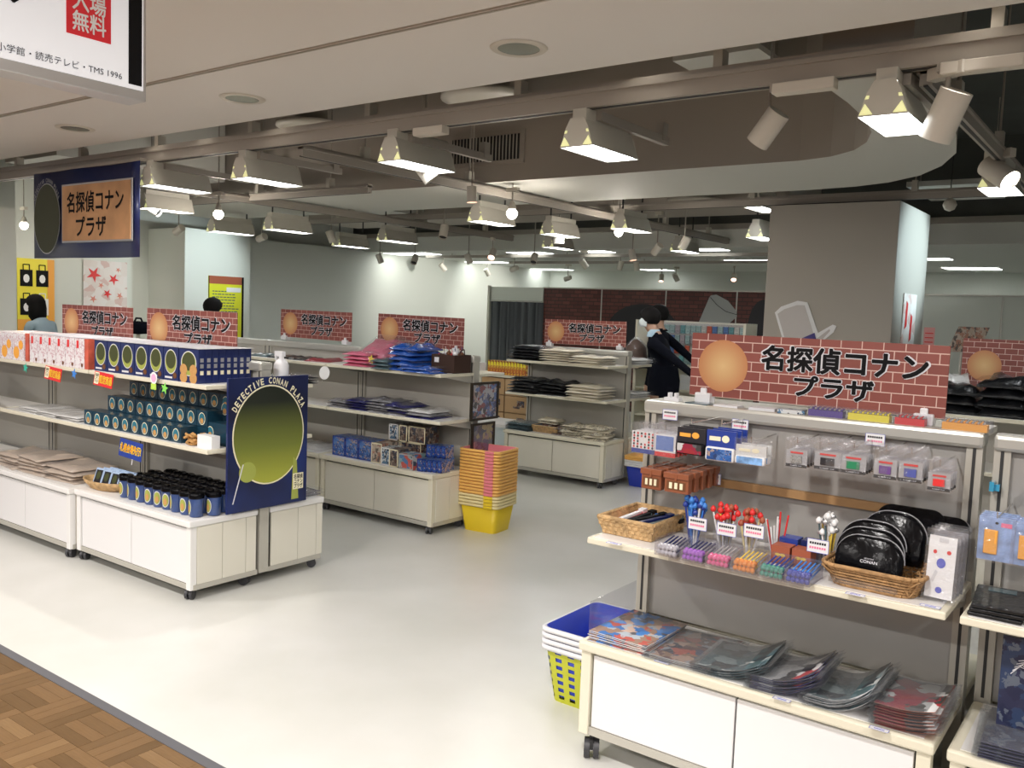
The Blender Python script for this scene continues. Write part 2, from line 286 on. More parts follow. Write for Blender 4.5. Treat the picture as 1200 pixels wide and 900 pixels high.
# walls
struct('wall_left', MB().box(-10.85, -10.65, 4.2, 15.4, 0, 3.4), M['wall'])
struct('wall_back', MB().box(-10.8, 6, 15.3, 15.5, 0, 2.45), M['wall'])
struct('wall_right', MB().box(3.4, 3.6, 3.4, 15.4, 0, 3.4), M['wall'])
struct('pilaster', MB().box(-10.7, -9.85, 6.45, 7.42, 0, 2.42), M['wall'])
struct('wall_recess', MB().box(-10.7, -10.4, 7.42, 15.3, 0, 2.41), M['wall'])
struct('column_edge', MB().box(-9.3, -8.23, 3.0, 3.72, 0, 2.28), M['wall'])
struct('wall_entry', MB().box(-10.7, -9.3, 3.0, 4.2, 0, 3.45), M['wall'])
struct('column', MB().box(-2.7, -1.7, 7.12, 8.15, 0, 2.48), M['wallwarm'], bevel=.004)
struct('baseboard_left', MB().box(-10.4, -10.385, 7.42, 12.2, 0, .08), M['steel'])

# the big elbow duct above the shop
def duct():
    inner = [(-9.2, 5.3), (-1.85, 5.3), (-1.65, 5.24), (-1.48, 5.1), (-1.36, 4.9), (-1.27, 4.65), (-1.22, 4.35), (-1.2, 4.0), (-1.2, 3.62)]
    outer = [(-9.2, 6.5), (-2.2, 6.5), (-1.85, 6.45), (-1.6, 6.34), (-1.36, 6.12), (-1.17, 5.8), (-1.02, 5.4), (-.93, 4.9), (-.88, 4.4), (-.86, 3.9), (-.86, 3.62)]
    mb = MB(); n, k = len(inner), len(outer); poly = inner+outer[::-1]
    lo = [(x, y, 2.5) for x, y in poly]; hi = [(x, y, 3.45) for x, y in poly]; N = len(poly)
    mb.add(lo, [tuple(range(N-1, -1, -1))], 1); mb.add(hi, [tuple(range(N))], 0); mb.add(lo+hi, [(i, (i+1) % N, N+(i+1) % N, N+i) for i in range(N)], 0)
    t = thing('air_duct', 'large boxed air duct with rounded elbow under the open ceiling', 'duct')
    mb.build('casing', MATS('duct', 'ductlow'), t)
    g = MB(); g.box(-4.59, -3.87, 5.285, 5.30, 2.625, 2.865, 0); g.box(-4.55, -3.91, 5.280, 5.287, 2.655, 2.835, 1)
    v = g.build('vent_frame', MATS('duct', 'slot'), t)
    sl = MB().box(-.004, .004, -.012, .004, 2.655, 2.835).mesh('slat', M['steel'])
    for i in range(20): inst('slat', sl, v, (-4.53+i*.0315, 5.28, 0), (0, 0, .5))
duct()
t = thing('air_duct', 'plain cross duct running under the ceiling behind the elbow duct', 'duct')
MB().box(-9.5, -2.9, 8.1, 9.0, 2.64, 3.2).build('casing', MATS('duct'), t)
t = thing('air_duct', 'narrow duct running away from the aisle toward the back ceiling', 'duct')
MB().box(-8.2, -7.3, 3.62, 5.2, 2.66, 3.2).build('casing', MATS('ductlow'), t)
t = thing('air_duct', 'narrow duct continuing behind the large elbow duct at left', 'duct')
MB().box(-8.2, -7.3, 6.6, 8.0, 2.64, 3.2).build('casing', MATS('ductlow'), t)
for i, (px, py, z, rr, wh) in enumerate([(572, 118, 2.95, .32, 'over the aisle by the vent'), (482, 205, 2.8, .0, ''), (395, 240, 2.62, .0, ''), (815, 238, 2.62, .26, 'near the square column'), (365, 150, 2.95, .28, 'over the left racks'), (1105, 225, 2.75, 0, '')]):
    if rr == 0: continue
    p = at(px, py, 'z', z); t = thing('air_diffuser', 'round white ceiling air diffuser hanging '+wh, 'vent', p)
    MB().lathe([(rr*.5, .05), (rr, .03), (rr, .0), (rr*.8, -.01), (0, -.012)], n=28).build('disc', M['lampwhite'], t); MB().cyl((0, 0, .04), (0, 0, 3.45-z), rr*.45, rr*.45, 14).build('neck', M['duct'], t)
    MB().cyl((0, 0, -.05), (0, 0, -.01), .02, .03, 8).build('knob', M['slot'], t)
p = at(1120, 225, 'z', 2.62); t = thing('ceiling_panel', 'flat white ceiling panel hanging right of the square column', 'panel', p)
MB().box(-.28, .28, -.4, .5, 0, .04).build('board', M['ductlow'], t)
for x, y in ((-.2, -.3), (.2, .4)): MB().cyl((x, y, .04), (x, y, .8), .005, .005, 6).build('rod', M['track'], t)
p = at(1113, 240, 'z', 2.45); t = thing('pendant_globe', 'small unlit globe lamp hanging right of the square column', 'lamp', p)
MB().lathe([(0, -.05), (.035, -.035), (.05, 0), (.035, .035), (.012, .05)], n=16).build('globe', M['lampwhite'], t); MB().cyl((0, 0, .05), (0, 0, .9), .004, .004, 6).build('cord', M['slot'], t)

# lighting tracks with hanger rods
def track(x0, y0, x1, y1, z, label, n=5, w_=.045, h_=.07):
    t = thing('lighting_track', label, 'track'); L = Vector((x1-x0, y1-y0, 0)).length; a = math.atan2(y1-y0, x1-x0)
    T = Matrix.Translation((x0, y0, z))@Matrix.Rotation(a, 4, 'Z')
    b = MB().box(0, L, -w_/2, w_/2, 0, h_, 0, T); b.box(0, L, -w_/2-.012, w_/2+.012, h_*.62, h_*.8, 0, T); b.box(0, L, -w_*.18, w_*.18, -.002, .004, 1, T)
    b.build('channel', MATS('track', 'slot'), t)
    for i in range(n):
        q = T@Vector((L*(i+.5)/n, 0, 0)); zr = 2.5 if (q.x < -1.0 and 5.25 < q.y < 6.55) else 2.62 if 8.05 < q.y < 9.05 else 3.45
        if zr > z+h_+.01: MB().cyl((q.x, q.y, z+h_), (q.x, q.y, zr), .006, .006, 6).build('rod', M['track'], t)
        MB().box(q.x-.02, q.x+.02, q.y-.03, q.y+.03, z+h_-.01, z+h_+.07).build('clamp', M['steel'], t)
    return t
track(-9.2, 3.5, 3.0, 3.5, 2.475, 'long thick lighting track running across the shop front', 12, .07, .10)
track(-4.25, 3.55, -4.25, 9.9, 2.42, 'lighting track running back along the middle aisle', 6)
track(-.79, 3.55, -.79, 9.2, 2.425, 'lighting track running back above the brick-sign rack on the right', 5)
track(-6.72, 3.55, -6.72, 9.0, 2.42, 'lighting track running back above the left-hand racks', 5)
track(-8.6, 7.25, 2.8, 7.25, 2.50, 'lighting track crossing the shop in front of the square column', 9)
track(-8.9, 5.05, -5.2, 5.05, 2.44, 'short cross track in front of the duct at left', 4)
for i, (y, z, x0, x1) in enumerate([(10.6, 2.33, -9.6, -3.2), (12.0, 2.33, -9.0, -2.9)]):
    t = thing('lighting_track', ['thin spotlight track under the front of the low back ceiling', 'thin spotlight track deeper under the low back ceiling'][i], 'track')
    MB().box(x0, x1, y-.02, y+.02, z, z+.04).build('channel', M['track'], t)
    for k in range(6): q = x0+(x1-x0)*(k+.5)/6; MB().cyl((q, y, z+.04), (q, y, 2.4), .006, .006, 6).build('rod', M['track'], t)

# hooded lamps: box top, end plates with reflector triangles, lit tube behind the opening
def hood_lamp(L, label, loc, rz=0, top=2.475):
    t = thing('hooded_lamp', label, 'lamp', loc, rz, 'hooded strip lamps on the tracks')
    W = .088
    MB().add([(-W, 0, 0), (W, 0, 0), (W, L, 0), (-W, L, 0), (-.042, 0, .12), (.042, 0, .12), (.042, L, .12), (-.042, L, .12)], [(0, 4, 7, 3), (1, 2, 6, 5), (4, 5, 6, 7)]).build('hood', M['hood'], t)
    MB().box(-.036, .036, .015, L-.015, .12, .172).build('gear_box', M['hood'], t)
    TX = Matrix.Rotation(PI/2, 4, 'X')
    for y in (0, L):
        e = MB(); e.prism([(-W, 0), (W, 0), (.072, .045), (.060, .085), (.036, .128), (-.036, .128), (-.060, .085), (-.072, .045)], -.003, .003, 0, Matrix.Translation((0, y, 0))@TX); e.build('end_plate', M['hood'], t)
    for s in (-1, 1):
        r_ = MB(); r_.add([(s*.083, -.0045, .006), (s*.035, -.0045, .006), (s*.064, -.0045, .046)], [(0, 1, 2)]); r_.add([(s*.066, -.0045, .062), (s*.052, -.0045, .062), (s*.050, -.0045, .074), (s*.060, -.0045, .074)], [(0, 1, 2, 3)]); r_.build('reflector', mat_lit, t)
    MB().box(-W+.006, W-.006, .008, L-.008, .008, .014).build('tube', M['tube'], t)
    tz = top-loc[2]
    if loc[1] < 3.5: MB().box(.035, .065, .10, L+.36, tz-.045, tz-.005).box(.03, .07, L+.28, L+.33, tz-.03, tz+.06).build('mounting_channel', M['track'], t)
    for yh in (.05, L-.05): MB().cyl((0, yh, .172), (0, yh, tz), .008, .008, 6).build('hanger', M['slot'], t)
    return t
mat_lit = mat('lamp lit reflector edge', (.9, .9, .5), .2, emit=(.62, .62, .28), es=.8)
H = [((-4.68, 3.44, 2.30), .42, 'nearest row, first right of the blue banner', 2.475), ((-3.40, 3.44, 2.315), .44, 'nearest row, beside the vent', 2.475), ((-2.225, 3.44, 2.30), .42, 'nearest row, above the yellow baskets', 2.475),
     ((-.90, 3.42, 2.305), .40, 'nearest row, above the large brick sign', 2.475), ((-.80, 5.30, 2.29), .38, 'at the right edge above the black bags', 2.425), ((-3.02, 7.55, 2.53), .45, 'tucked behind the left edge of the square column', 3.45),
     ((-4.72, 5.80, 2.28), .45, 'under the duct above the middle aisle', 2.5), ((-4.78, 6.95, 2.28), .45, 'behind the duct above the middle aisle', 3.45), ((-3.95, 6.85, 2.30), .45, 'behind the duct right of the middle aisle', 3.45),
     ((-7.35, 5.75, 2.27), .5, 'above the left racks, nearer of two in line', 2.5), ((-8.3, 5.75, 2.27), .5, 'beside the pilaster with the yellow poster', 2.5), ((-7.1, 7.1, 2.27), .5, 'above the left racks, further of two in line', 3.45), ((-8.5, 7.7, 2.28), .5, 'near the left wall, deepest of the left side', 3.45),
     ((-5.70, 3.44, 2.31), .45, 'touching the right edge of the blue banner', 2.475), ((.35, 5.4, 2.33), .5, 'beyond the right edge above the black bags', 3.45), ((-3.25, 8.2, 2.33), .45, 'in front of the low back ceiling by the column', 2.62), ((.4, 3.44, 2.30), .45, 'nearest row, beyond the right edge', 2.475), ((-7.2, 4.3, 2.31), .45, 'second line, hidden behind the blue banner', 2.6),
     ((-5.9, 8.6, 2.30), .45, 'deep above the far rack on the left', 2.62), ((-4.6, 9.3, 2.30), .45, 'deep above the rear shelving', 3.45), ((-.6, 8.6, 2.33), .45, 'deep behind the square column on the right', 2.62)]
for p, L, s, tp_ in H: hood_lamp(L, 'hooded strip lamp, '+s, p, 0, tp_)

# can-shaped spotlights
def hang_height(p):
    if p.y < 3.62: return 2.475
    if min(abs(p.x-a) for a in (-4.25, -.79, -6.72)) < .06 and p.y < 9: return 2.42
    if p.x < -.95 and 5.3 < p.y < 6.5: return 2.5
    if p.x < -2.9 and 8.1 < p.y < 9: return 2.64
    return 2.4 if p.y > 10.1 else 3.45
def spot(px, py, z, label, lit='none', tilt=30, rz=0, s=1.0, e=None, stem=.1, P=None, topz=None, col=(1, .88, .76)):
    p = P or at(px, py, 'z', z); t = thing('spotlight', label, 'spotlight', p, (0, 0, rz)); th = R(tilt)
    d = Vector((math.sin(th), 0, -math.cos(th))); r = .045*s; L = .14*s
    a = -d*L*.5; b_ = d*L*.5
    c = MB(); c.cyl(a, b_, r, r*1.02, 18, 0, True, False); c.cyl(a, a+d*.004, r*.98, r*.98, 18, 0); c.cyl(b_-d*.02*s, b_-d*.016*s, r*.9, r*.9, 18, 1); c.build('can', [M['lampwhite'], {'none': M['slot'], 'bulb': M['bulb'], 'red': M['redbulb']}[lit]], t)
    top = Vector((0, 0, max(r+.02, (topz or hang_height(p))-p.z-.035*s))); MB().tube([a*.4, Vector((0, 0, r*1.6)), top], .007*s, 6).build('stem', M['track'], t)
    MB().box(-.06*s, .06*s, -.018*s, .018*s, top.z, top.z+.035*s).build('adapter', M['lampwhite'], t)
    if e:
        l = bpy.data.lights.new('spot', 'SPOT'); l.energy = e; l.color = col; l.spot_size = R(75); l.spot_blend = .7; l.shadow_soft_size = .03
        lo = bpy.data.objects.new('spot_light', l); C.objects.link(lo); lo.parent = t; lo.location = b_+d*.01; lo.rotation_euler = (-d).to_track_quat('Z', 'Y').to_euler()
    return t
S = SPOT_E
spot(497, 195, 2.36, 'pale can spotlight seen from its back beside the ceiling vent', tilt=38, rz=.75, s=1.25)
spot(900, 150, 2.36, 'pale can spotlight seen against the duct between two hooded lamps', tilt=40, rz=2.95, s=1.1, stem=.02)
spot(1108, 135, 2.30, 'big can spotlight on the near end of the right-hand track', tilt=28, rz=2.6, s=1.25, stem=.12)
spot(1170, 203, 2.36, 'lit metal spotlight on the right-hand track near the picture edge', 'bulb', tilt=55, rz=-.5, s=1.25, e=S)
spot(655, 276, 2.30, 'unlit can spotlight hanging straight down over the middle aisle', tilt=2, s=1.15)
spot(553, 228, 2.36, 'small glowing red-tinged spotlight on the middle track', 'red', tilt=5, s=.8, stem=.05)
def bulb(px, py, z, label, e=S, s=1):
    p = at(px, py, 'z', z); t = thing('bulb_spotlight', label, 'spotlight', p, (0, 0, 0), 'round bulb spotlights')
    MB().lathe([(0, -.045*s), (.025*s, -.037*s), (.042*s, -.012*s), (.042*s, .01*s), (.022*s, .035*s)], n=18).build('bulb', M['bulb'], t)
    MB().lathe([(.030*s, .03*s), (.03*s, .05*s), (.014*s, .09*s), (.0, .092*s)], n=12).build('socket', M['lampwhite'], t); MB().tube([(0, 0, .09*s), (0, 0, .16*s)], .006, 6).build('stem', M['track'], t)
    MB().box(-.05*s, .05*s, -.018, .018, .16*s, .19*s).build('adapter', M['lampwhite'], t)
    MB().cyl((0, 0, .18*s), (0, 0, max(.2*s, hang_height(p)-p.z)), .005, .005, 6).build('rod', M['track'], t)
    l = bpy.data.lights.new('bulb', 'POINT'); l.energy = e; l.color = (1, .9, .8); l.shadow_soft_size = .05
    lo = bpy.data.objects.new('bulb_light', l); C.objects.link(lo); lo.parent = t; lo.location = (0, 0, -.075*s)
bulb(600, 250, 2.28, 'brightest round bulb spotlight at the centre of the ceiling')
bulb(725, 272, 2.28, 'round bulb spotlight right of the unlit hanging can', s=.9)
bulb(256, 251, 2.28, 'round bulb spotlight right of the blue hanging banner')
bulb(28, 264, 2.25, 'round bulb spotlight left of the blue hanging banner')
spot(180, 245, 2.32, 'small can spotlight touching the right edge of the blue banner', tilt=60, rz=.5, s=.9)
for px, py, l_, lit, tl, rz in [(802, 285, 'can spotlight pointing down left of the square column', 'bulb', 25, 3.45), (770, 292, 'glowing spotlight low under the back ceiling edge', 'red', 50, 2.8), (741, 299, 'left one of three clustered glowing spotlights', 'red', 15, 0), (727, 311, 'lowest of three clustered glowing spotlights', 'red', 20, 3), (746, 312, 'right one of three clustered glowing spotlights', 'red', 10, 1)]:
    spot(px, py, 2.25, l_, lit, tl, rz, .9)
for i, (px, py, lit) in enumerate([(445, 303, 'none'), (486, 304, 'none'), (519, 313, 'none'), (520, 272, 'none'), (571, 319, 'bulb'), (577, 298, 'red'), (549, 303, 'none'), (626, 303, 'none'), (684, 309, 'none'), (775, 326, 'red'), (792, 325, 'red'), (860, 325, 'red'), (388, 277, 'none')]):
    spot(px, py, 2.22 if py > 280 else 2.3, ORD[i]+' from the left of the small far spotlights under the back ceiling', lit, 25+10*(i % 3), (-1)**i*1.2, .95)
# flush lights in the low back ceiling
for i, (px, py, w_, d_) in enumerate([(823, 292, .6, .3), (882, 305, .75, .3), (707, 307, .35, .3), (770, 316, .5, .4), (621, 296, .6, .35), (646, 315.5, .8, .4), (572, 307, .8, .35), (483, 297, .9, .4), (1094, 303, .4, .3), (1127, 314, .45, .45), (1151, 314.5, .45, .45), (700, 294.5, .4, .3), (930, 310, .6, .4), (1020, 312, .6, .4)]):
    p = at(px, py, 'z', 2.4); t = thing('flush_light', ORD[i]+' in the scattered row of flush lights set in the back ceiling', 'light', p, 0, 'flush lights in the back ceiling')
    MB().box(-w_/2, w_/2, -d_/2, d_/2, -.012, -.001).build('diffuser', M['flush'], t); MB().box(-w_/2-.02, w_/2+.02, -d_/2-.02, d_/2+.02, -.006, 0).build('frame', M['lampwhite'], t)
# downlights in the front ceiling; the lit ones stand over the corridor
def downlight(x, y, label, lit):
    t = thing('downlight', label, 'downlight', (x, y, 2.6), 0, 'round downlights in the front ceiling')
    MB().lathe([(.085, -.006), (.11, -.008), (.118, -.001)], n=32).build('trim_ring', M['lampwhite'], t)
    MB().lathe([(.086, -.005), (.07, -.002), (0, -.0015)], n=32).build('glass', M['bulb'] if lit else M['canglass'], t)
    if lit:
        l = bpy.data.lights.new('downlight', 'AREA'); l.shape = 'DISK'; l.size = .18; l.energy = CAN_E; l.color = (1, .96, .93); lo = bpy.data.objects.new('downlight_light', l); C.objects.link(lo); lo.parent = t; lo.location = (0, 0, -.02)
for (px, py), s in (((608, 56), 'nearest the middle of the view'), ((284, 115), 'second from the left'), ((88, 150), 'furthest left, behind the lightbox')):
    p = at(px, py, 'z', 2.6); downlight(p.x, p.y, 'unlit round downlight in the front ceiling, '+s, False)
i = 0
for y in (1.0, -1.2, -3.4):
    for x in (-5.4, -3.2, -1.0, 1.2):
        downlight(x, y, f'lit round downlight over the corridor, {ORD[i]} counted from the far left', True); i += 1

sp_ = spot(0, 0, 0, 'spotlight at the right edge washing the side of the square column', 'bulb', 80, 3.3, 1.0, e=75, P=Vector((-.72, 7.85, 2.28)), col=(.72, .92, 1))
for i, (x_, y_, z_) in enumerate(((-8.3, 11.2, 2.2), (-8.6, 13.2, 2.15))): spot(0, 0, 0, ['nearer', 'deeper'][i]+' spotlight washing the long left wall', 'bulb', 72, PI, .9, e=90, P=Vector((x_, y_, z_)), col=(1, .97, .9))
# added unseen spots between front ceiling and long track, aimed to brighten near goods
for i, (x_, tx, ty, tz, e) in enumerate([(-5.0, -6.2, 2.7, .9, 60), (-5.6, -5.5, 2.72, 1.1, 60), (-4.3, -4.6, 2.72, 1.1, 70), (-1.95, -1.1, 2.85, 1.0, 26), (-.6, -.8, 2.85, 1.0, 20)]):
    d = Vector((tx-x_, ty-3.40, tz-2.72)); spot(0, 0, 0, f'added unseen spotlight in the gap above the long front track, {ORD[i]} from the left', 'bulb', math.degrees(math.atan2(math.hypot(d.x, d.y), -d.z)), math.atan2(d.y, d.x), 1.0, e=e, P=Vector((x_, 3.40, 2.72)), topz=3.45, col=(1, .95, .9))

spot(0, 0, 0, 'added spotlight washing the pilaster with the yellow notice', 'bulb', 74, PI, .9, e=40, P=Vector((-8.75, 6.75, 2.3)), col=(.85, .97, 1))  # extra spot added to brighten the pilaster face
spot(0, 0, 0, 'added spotlight washing the left wall by the maple leaf poster', 'bulb', 64, PI+.1, .9, e=34, P=Vector((-8.9, 5.75, 2.3)), col=(1, .93, .85))  # extra spot added to lighten the wall around the posters

for i, (px, py, w_) in enumerate(((505, 153, .20), (943, 97, .24), (1150, 92, .26))):
    p = at(px, py, 'y', 3.475); t = thing('track_adapter', ['white feed box under the long track beside the vent', 'white feed box under the long track left of the brightest hooded lamp', 'white feed box under the long track above the right-hand track'][i], 'adapter', (p.x, 3.475, 2.475)); MB().box(-w_/2, w_/2, -.03, .03, -.042, 0).build('box', M['lampwhite'], t, bevel=.004); MB().box(-w_/2-.012, -w_/2, -.02, .02, -.03, 0).build('end_clip', M['track'], t)
t = thing('ceiling_panel', 'pale panel glimpsed above the long track near the middle', 'panel', at(872, 66, 'z', 2.98)); MB().box(-.38, .12, -.1, .45, 0, .03).build('board', M['ductlow'], t); 
for x, y in ((-.3, .0), (.05, .35)): MB().cyl((x, y, .03), (x, y, .47), .005, .005, 6).build('rod', M['track'], t)

# ================================================================ DISPLAY RACKS
def caster(parent, x, y, rz=.5, k=1):
    c = MB(); c.cyl((-.020, 0, .027), (-.005, 0, .027), .0265, .0265, 16).cyl((.005, 0, .027), (.020, 0, .027), .0265, .0265, 16)
    o = c.build('caster', M['tyre'], parent, (x, y, 0), (0, 0, rz)); o.scale = (k, k, k)
    MB().box(-.0045, .0045, -.022, .016, .030, .056).cyl((0, -.004, .05), (0, -.004, .09), .007, .007, 8).build('fork', M['black'], o)
def rack(label, x0, x1, yf, yc, depth2=0, shelves=(), rear=(), zt=1.22, deckm='cream', panelm='panel', backm='backlight', end=True, toprail='rail', seams=None, ends=(1,), postm='steel', zb=.056):
    """gondola rack: deck cabinet on casters, posts, back panel, shelves; x0..x1 long, front at yf, centre frame at yc"""
    t = thing('display_rack', label, 'rack', (x0, yf, 0)); W = x1-x0; D = yc-yf; F = .035
    D2 = depth2
    mb = MB(); mb.prism([(0, 0), (W, 0), (W, D-.01), (0, D-.01)], .385, .42); mb.build('deck', M[deckm], t, bevel=.008)
    MB().box(.03, W-.03, .02, D-.02, .419, .4215).build('deck_top', M['white'], t)
    for k in range(2):
        MB().box(.05+k*(W-.1)/2+.003, .05+(k+1)*(W-.1)/2-.003, .022, .038, zb+.03, .372).build('door', M[panelm], t, bevel=.002)
    for x in (0.008, W-.046): MB().box(x, x+.038, .012, .05, zb, .384).build('corner_post', M[deckm], t, bevel=.003)
    MB().box(.04, W-.04, .045, .06, zb, .384).build('inner_carcass', M['slot'], t)
    MB().box(.01, W-.01, .018, .045, zb, zb+.028).build('bottom_rail', M['steel'], t)
    MB().box(.02, W-.02, .05, D-.02, zb, zb+.012).build('floor_board', M['steel'], t)
    for e in ends:
        x = W-.016 if e > 0 else .004
        ys = [.05, D*.46, D*.80, D-.02]
        for a, b in zip(ys, ys[1:]): MB().box(x, x+.012, a+.0015, b-.0015, zb+.028, .384).build('side_panel', M['creampanel'], t)
        MB().box(x-.004, x+.012, .03, D-.01, zb, zb+.027).build('side_rail', M['steel'], t)
    for x, y in ((.05, .04), (W-.05, .04)): caster(t, x, y, .5, 1.3 if zb > .08 else 1)
    for x, y in ((.05, D-.06), (W-.05, D-.06)): caster(t, x, y, 2)
    # centre frame
    for x in (0, W-.045):
        p = MB().box(x, x+.045, D, D+.06, .06, zt).build('post', M[postm], t)
        MB().box(x+.018, x+.027, D-.0015, D, .43, zt-.02).build('slot_strip', M['slot'], p)
    MB().box(.045, W-.045, D+.02, D+.04, .42, zt-.03).build('back_panel', M[backm], t)
    MB().box(-.003, W+.003, D-.014, D+.072, zt-.048, zt+.001).build('top_rail', M[toprail], t, bevel=.012)
    for z, d in shelves:
        s = MB().box(.002, W-.002, D-d, D-.002, z-.022, z).build('shelf', M['cream'], t, bevel=.004)
        MB().box(.02, W-.02, D-d+.012, D-.01, z-.001, z+.0012).build('shelf_top', M['white'], s)
        for x in (.012, W-.024): b = MB(); b.add([(x, D-.01, z-.022), (x, D-.01, z-.075), (x, D-d+.06, z-.022), (x+.012, D-.01, z-.022), (x+.012, D-.01, z-.075), (x+.012, D-d+.06, z-.022)], [(0, 1, 2), (5, 4, 3), (0, 3, 4, 1), (1, 4, 5, 2)]); b.build('bracket', M['steel'], s)
    if depth2:
        y = D+.06
        MB().prism([(0, y+.01), (W, y+.01), (W, y+D2), (0, y+D2)], .385, .42).build('deck', M[deckm], t, bevel=.008)
        for e in ends:
            x = W-.016 if e > 0 else .004
            ys = [y+.02, y+D2*.52, y+D2*.86, y+D2-.01]
            for a, b in zip(ys, ys[1:]): MB().box(x, x+.012, a+.0015, b-.0015, zb+.028, .384).build('side_panel', M['creampanel'], t)
            MB().box(x-.004, x+.012, y, y+D2-.02, zb, zb+.027).build('side_rail', M['steel'], t)
        MB().box(.01, W-.01, y+D2-.04, y+D2-.02, zb, .384).build('rear_board', M['panel'], t)
        MB().box(.02, W-.02, y, y+D2-.04, zb, zb+.012).build('floor_board', M['steel'], t)
        for x in (.05, W-.05): caster(t, x, y+D2-.05, 2.5)
        for z, d in rear:
            MB().box(.002, W-.002, y, y+d, z-.022, z).build('shelf', M['cream'], t, bevel=.004)
    return t
# front-left rack (navy poster), its neighbour, and the one beyond the frame edge
AX = [(-5.065, -3.915), (-6.22, -5.07), (-7.375, -6.225)]
for i, s in enumerate(['white display rack with the big navy poster on its end', 'white display rack left of the poster rack, holding beige bags', 'white display rack at the left edge of the picture']):
    rack(s, *AX[i], 2.60 if i == 0 else 2.57, 3.035, .40, [(1.11, .345), (.775, .335)], [(1.09, .30), (.80, .30)], deckm='white' if i < 3 else 'cream', ends=(1,))
# middle rack (framed puzzles)
BX = [(-5.07, -3.93), (-6.22, -5.075), (-7.37, -6.225)]
for i, s in enumerate(['cream display rack with framed puzzles on its end, holding blue bags', 'cream display rack behind the navy poster, with an empty looking top', 'cream display rack hidden deep behind the left-hand signs']):
    rack(s, *BX[i], 4.46, 4.875, .40, [(1.10, .36), (.775, .35)], [(1.09, .3)], deckm='cream', panelm='creampanel')
# far rack (plastic wrapped clothes)
rack('cream display rack of plastic-wrapped clothes beside the masked man', -5.05, -3.93, 6.73, 7.10, .38, [(1.09, .36), (.78, .36)], [(1.09, .40), (.78, .40)], deckm='cream', panelm='creampanel')
# near right racks (large brick sign)
rack('white display rack in the right foreground under the large brick sign', -1.565, -.425, 2.565, 2.975, .36, [(.78, .385)], [(.9, .3)], zt=1.235, deckm='cream', panelm='panel', backm='back', ends=(-1,), zb=.088)
rack('white display rack cut off by the right edge of the picture', -.395, .745, 2.565, 2.975, .36, [(.78, .385)], [(.9, .3)], zt=1.235, deckm='cream', panelm='panel', backm='back', ends=(-1, 1), zb=.088)

# brick-patterned headboard signs with the shop's lettering
SIGN = '名探偵コナン'
def brick_sign(label, x0, x1, z0, z1, y, tilt=0, text=True, feet=True, rz=0):
    W = x1-x0; Hh = z1-z0; t = thing('brick_sign', label, 'sign', (x0+W/2, y, z0), (0, tilt, rz), 'brick-patterned headboard signs')
    MB().box(-W/2, W/2, 0, .006, 0, Hh).build('board', [PINKBRICK], t)
    k = W/.87
    h = MB(); h.disc((0, 0, 0), .094*k, .094*k, n=32); h.build('halo', M['halo'], t, (-W/2+.125*k, -.0012, Hh*.50))
    if text:
        for s, x, z, w_, h_ in ((SIGN, .105*k, Hh*.68, .545*k, Hh*.39), ('プラザ', .085*k, Hh*.29, .265*k, Hh*.33)):
            letters(s, t, x, -.0022, z, w_*1.025, h_*1.06, M['silvertxt'], .07, name='letter_outline'); letters(s, t, x, -.0038, z, w_, h_, M['ink'], .034)
    if feet:
        for x in (-W/2+.06, W/2-.06): MB().box(x-.03, x+.03, -.02, .03, -.025, .012).box(x-.012, x+.012, -.014, -.002, 0, .03).build('clip_foot', M['whiteplastic'], t, bevel=.004)
    return t
brick_sign('large brick-patterned sign on the right foreground rack', -1.42, -.548, 1.262, 1.492, 3.04, .004)
brick_sign('brick-patterned sign left behind the white boxes of the poster rack', -6.085, -5.215, 1.245, 1.478, 3.05)
brick_sign('brick-patterned sign behind the navy boxes of the poster rack', -5.05, -4.16, 1.245, 1.482, 3.05, .002)
brick_sign('brick-patterned sign above the empty looking middle rack', -6.085, -5.22, 1.255, 1.488, 4.905, .005)
brick_sign('brick-patterned sign behind the pink and blue bags', -4.925, -4.065, 1.255, 1.485, 4.905, .01)
brick_sign('brick-patterned sign above the far rack of wrapped clothes', -4.885, -3.985, 1.25, 1.484, 7.13, -.005)
brick_sign('brick-patterned sign above the pile of glossy black bags', -1.02, -.15, 1.16, 1.485, 6.05, 0, text=False)
brick_sign('tiny far brick-patterned sign just left of the large sign', -4.68, -4.30, 1.385, 1.485, 10.0, 0, feet=False); MB().cyl((0, .012, -1.385), (0, .012, .05), .01, .01, 8).build('pole', M['steel'], bpy.data.objects['brick_sign.007'])
t = thing('sign', 'small tilted brown sign right of the large brick sign', 'sign', at(1110, 412, 'y', 6.5), (0, .0, .9)); MB().cyl((.12, .008, -1.36), (.12, .008, .05), .008, .008, 8).build('pole', M['steel'], t); MB().add([(0, 0, 0), (.25, 0, 0), (.33, 0, .17), (.08, 0, .17), (0, .006, 0), (.25, .006, 0), (.33, .006, .17), (.08, .006, .17)], [(0, 1, 2, 3), (7, 6, 5, 4), (0, 4, 5, 1), (3, 2, 6, 7), (0, 3, 7, 4), (1, 5, 6, 2)]).build('board', [M['tanbox']], t)
t = thing('price_notice', 'pink notice card standing beside the square column', 'notice', at(1088, 403, 'y', 7.6)); MB().cyl((0, .006, -1.4), (0, .006, 0), .006, .006, 8).build('pole', M['steel'], t); MB().box(-.04, .04, 0, .004, -.02, .13).build('card', mat('pink card', (.75, .36, .34), .6), t)
for i in range(3): MB().box(-.03, .03, -.002, 0, .01+i*.035, .018+i*.035).build('text_line', M['red'], t)

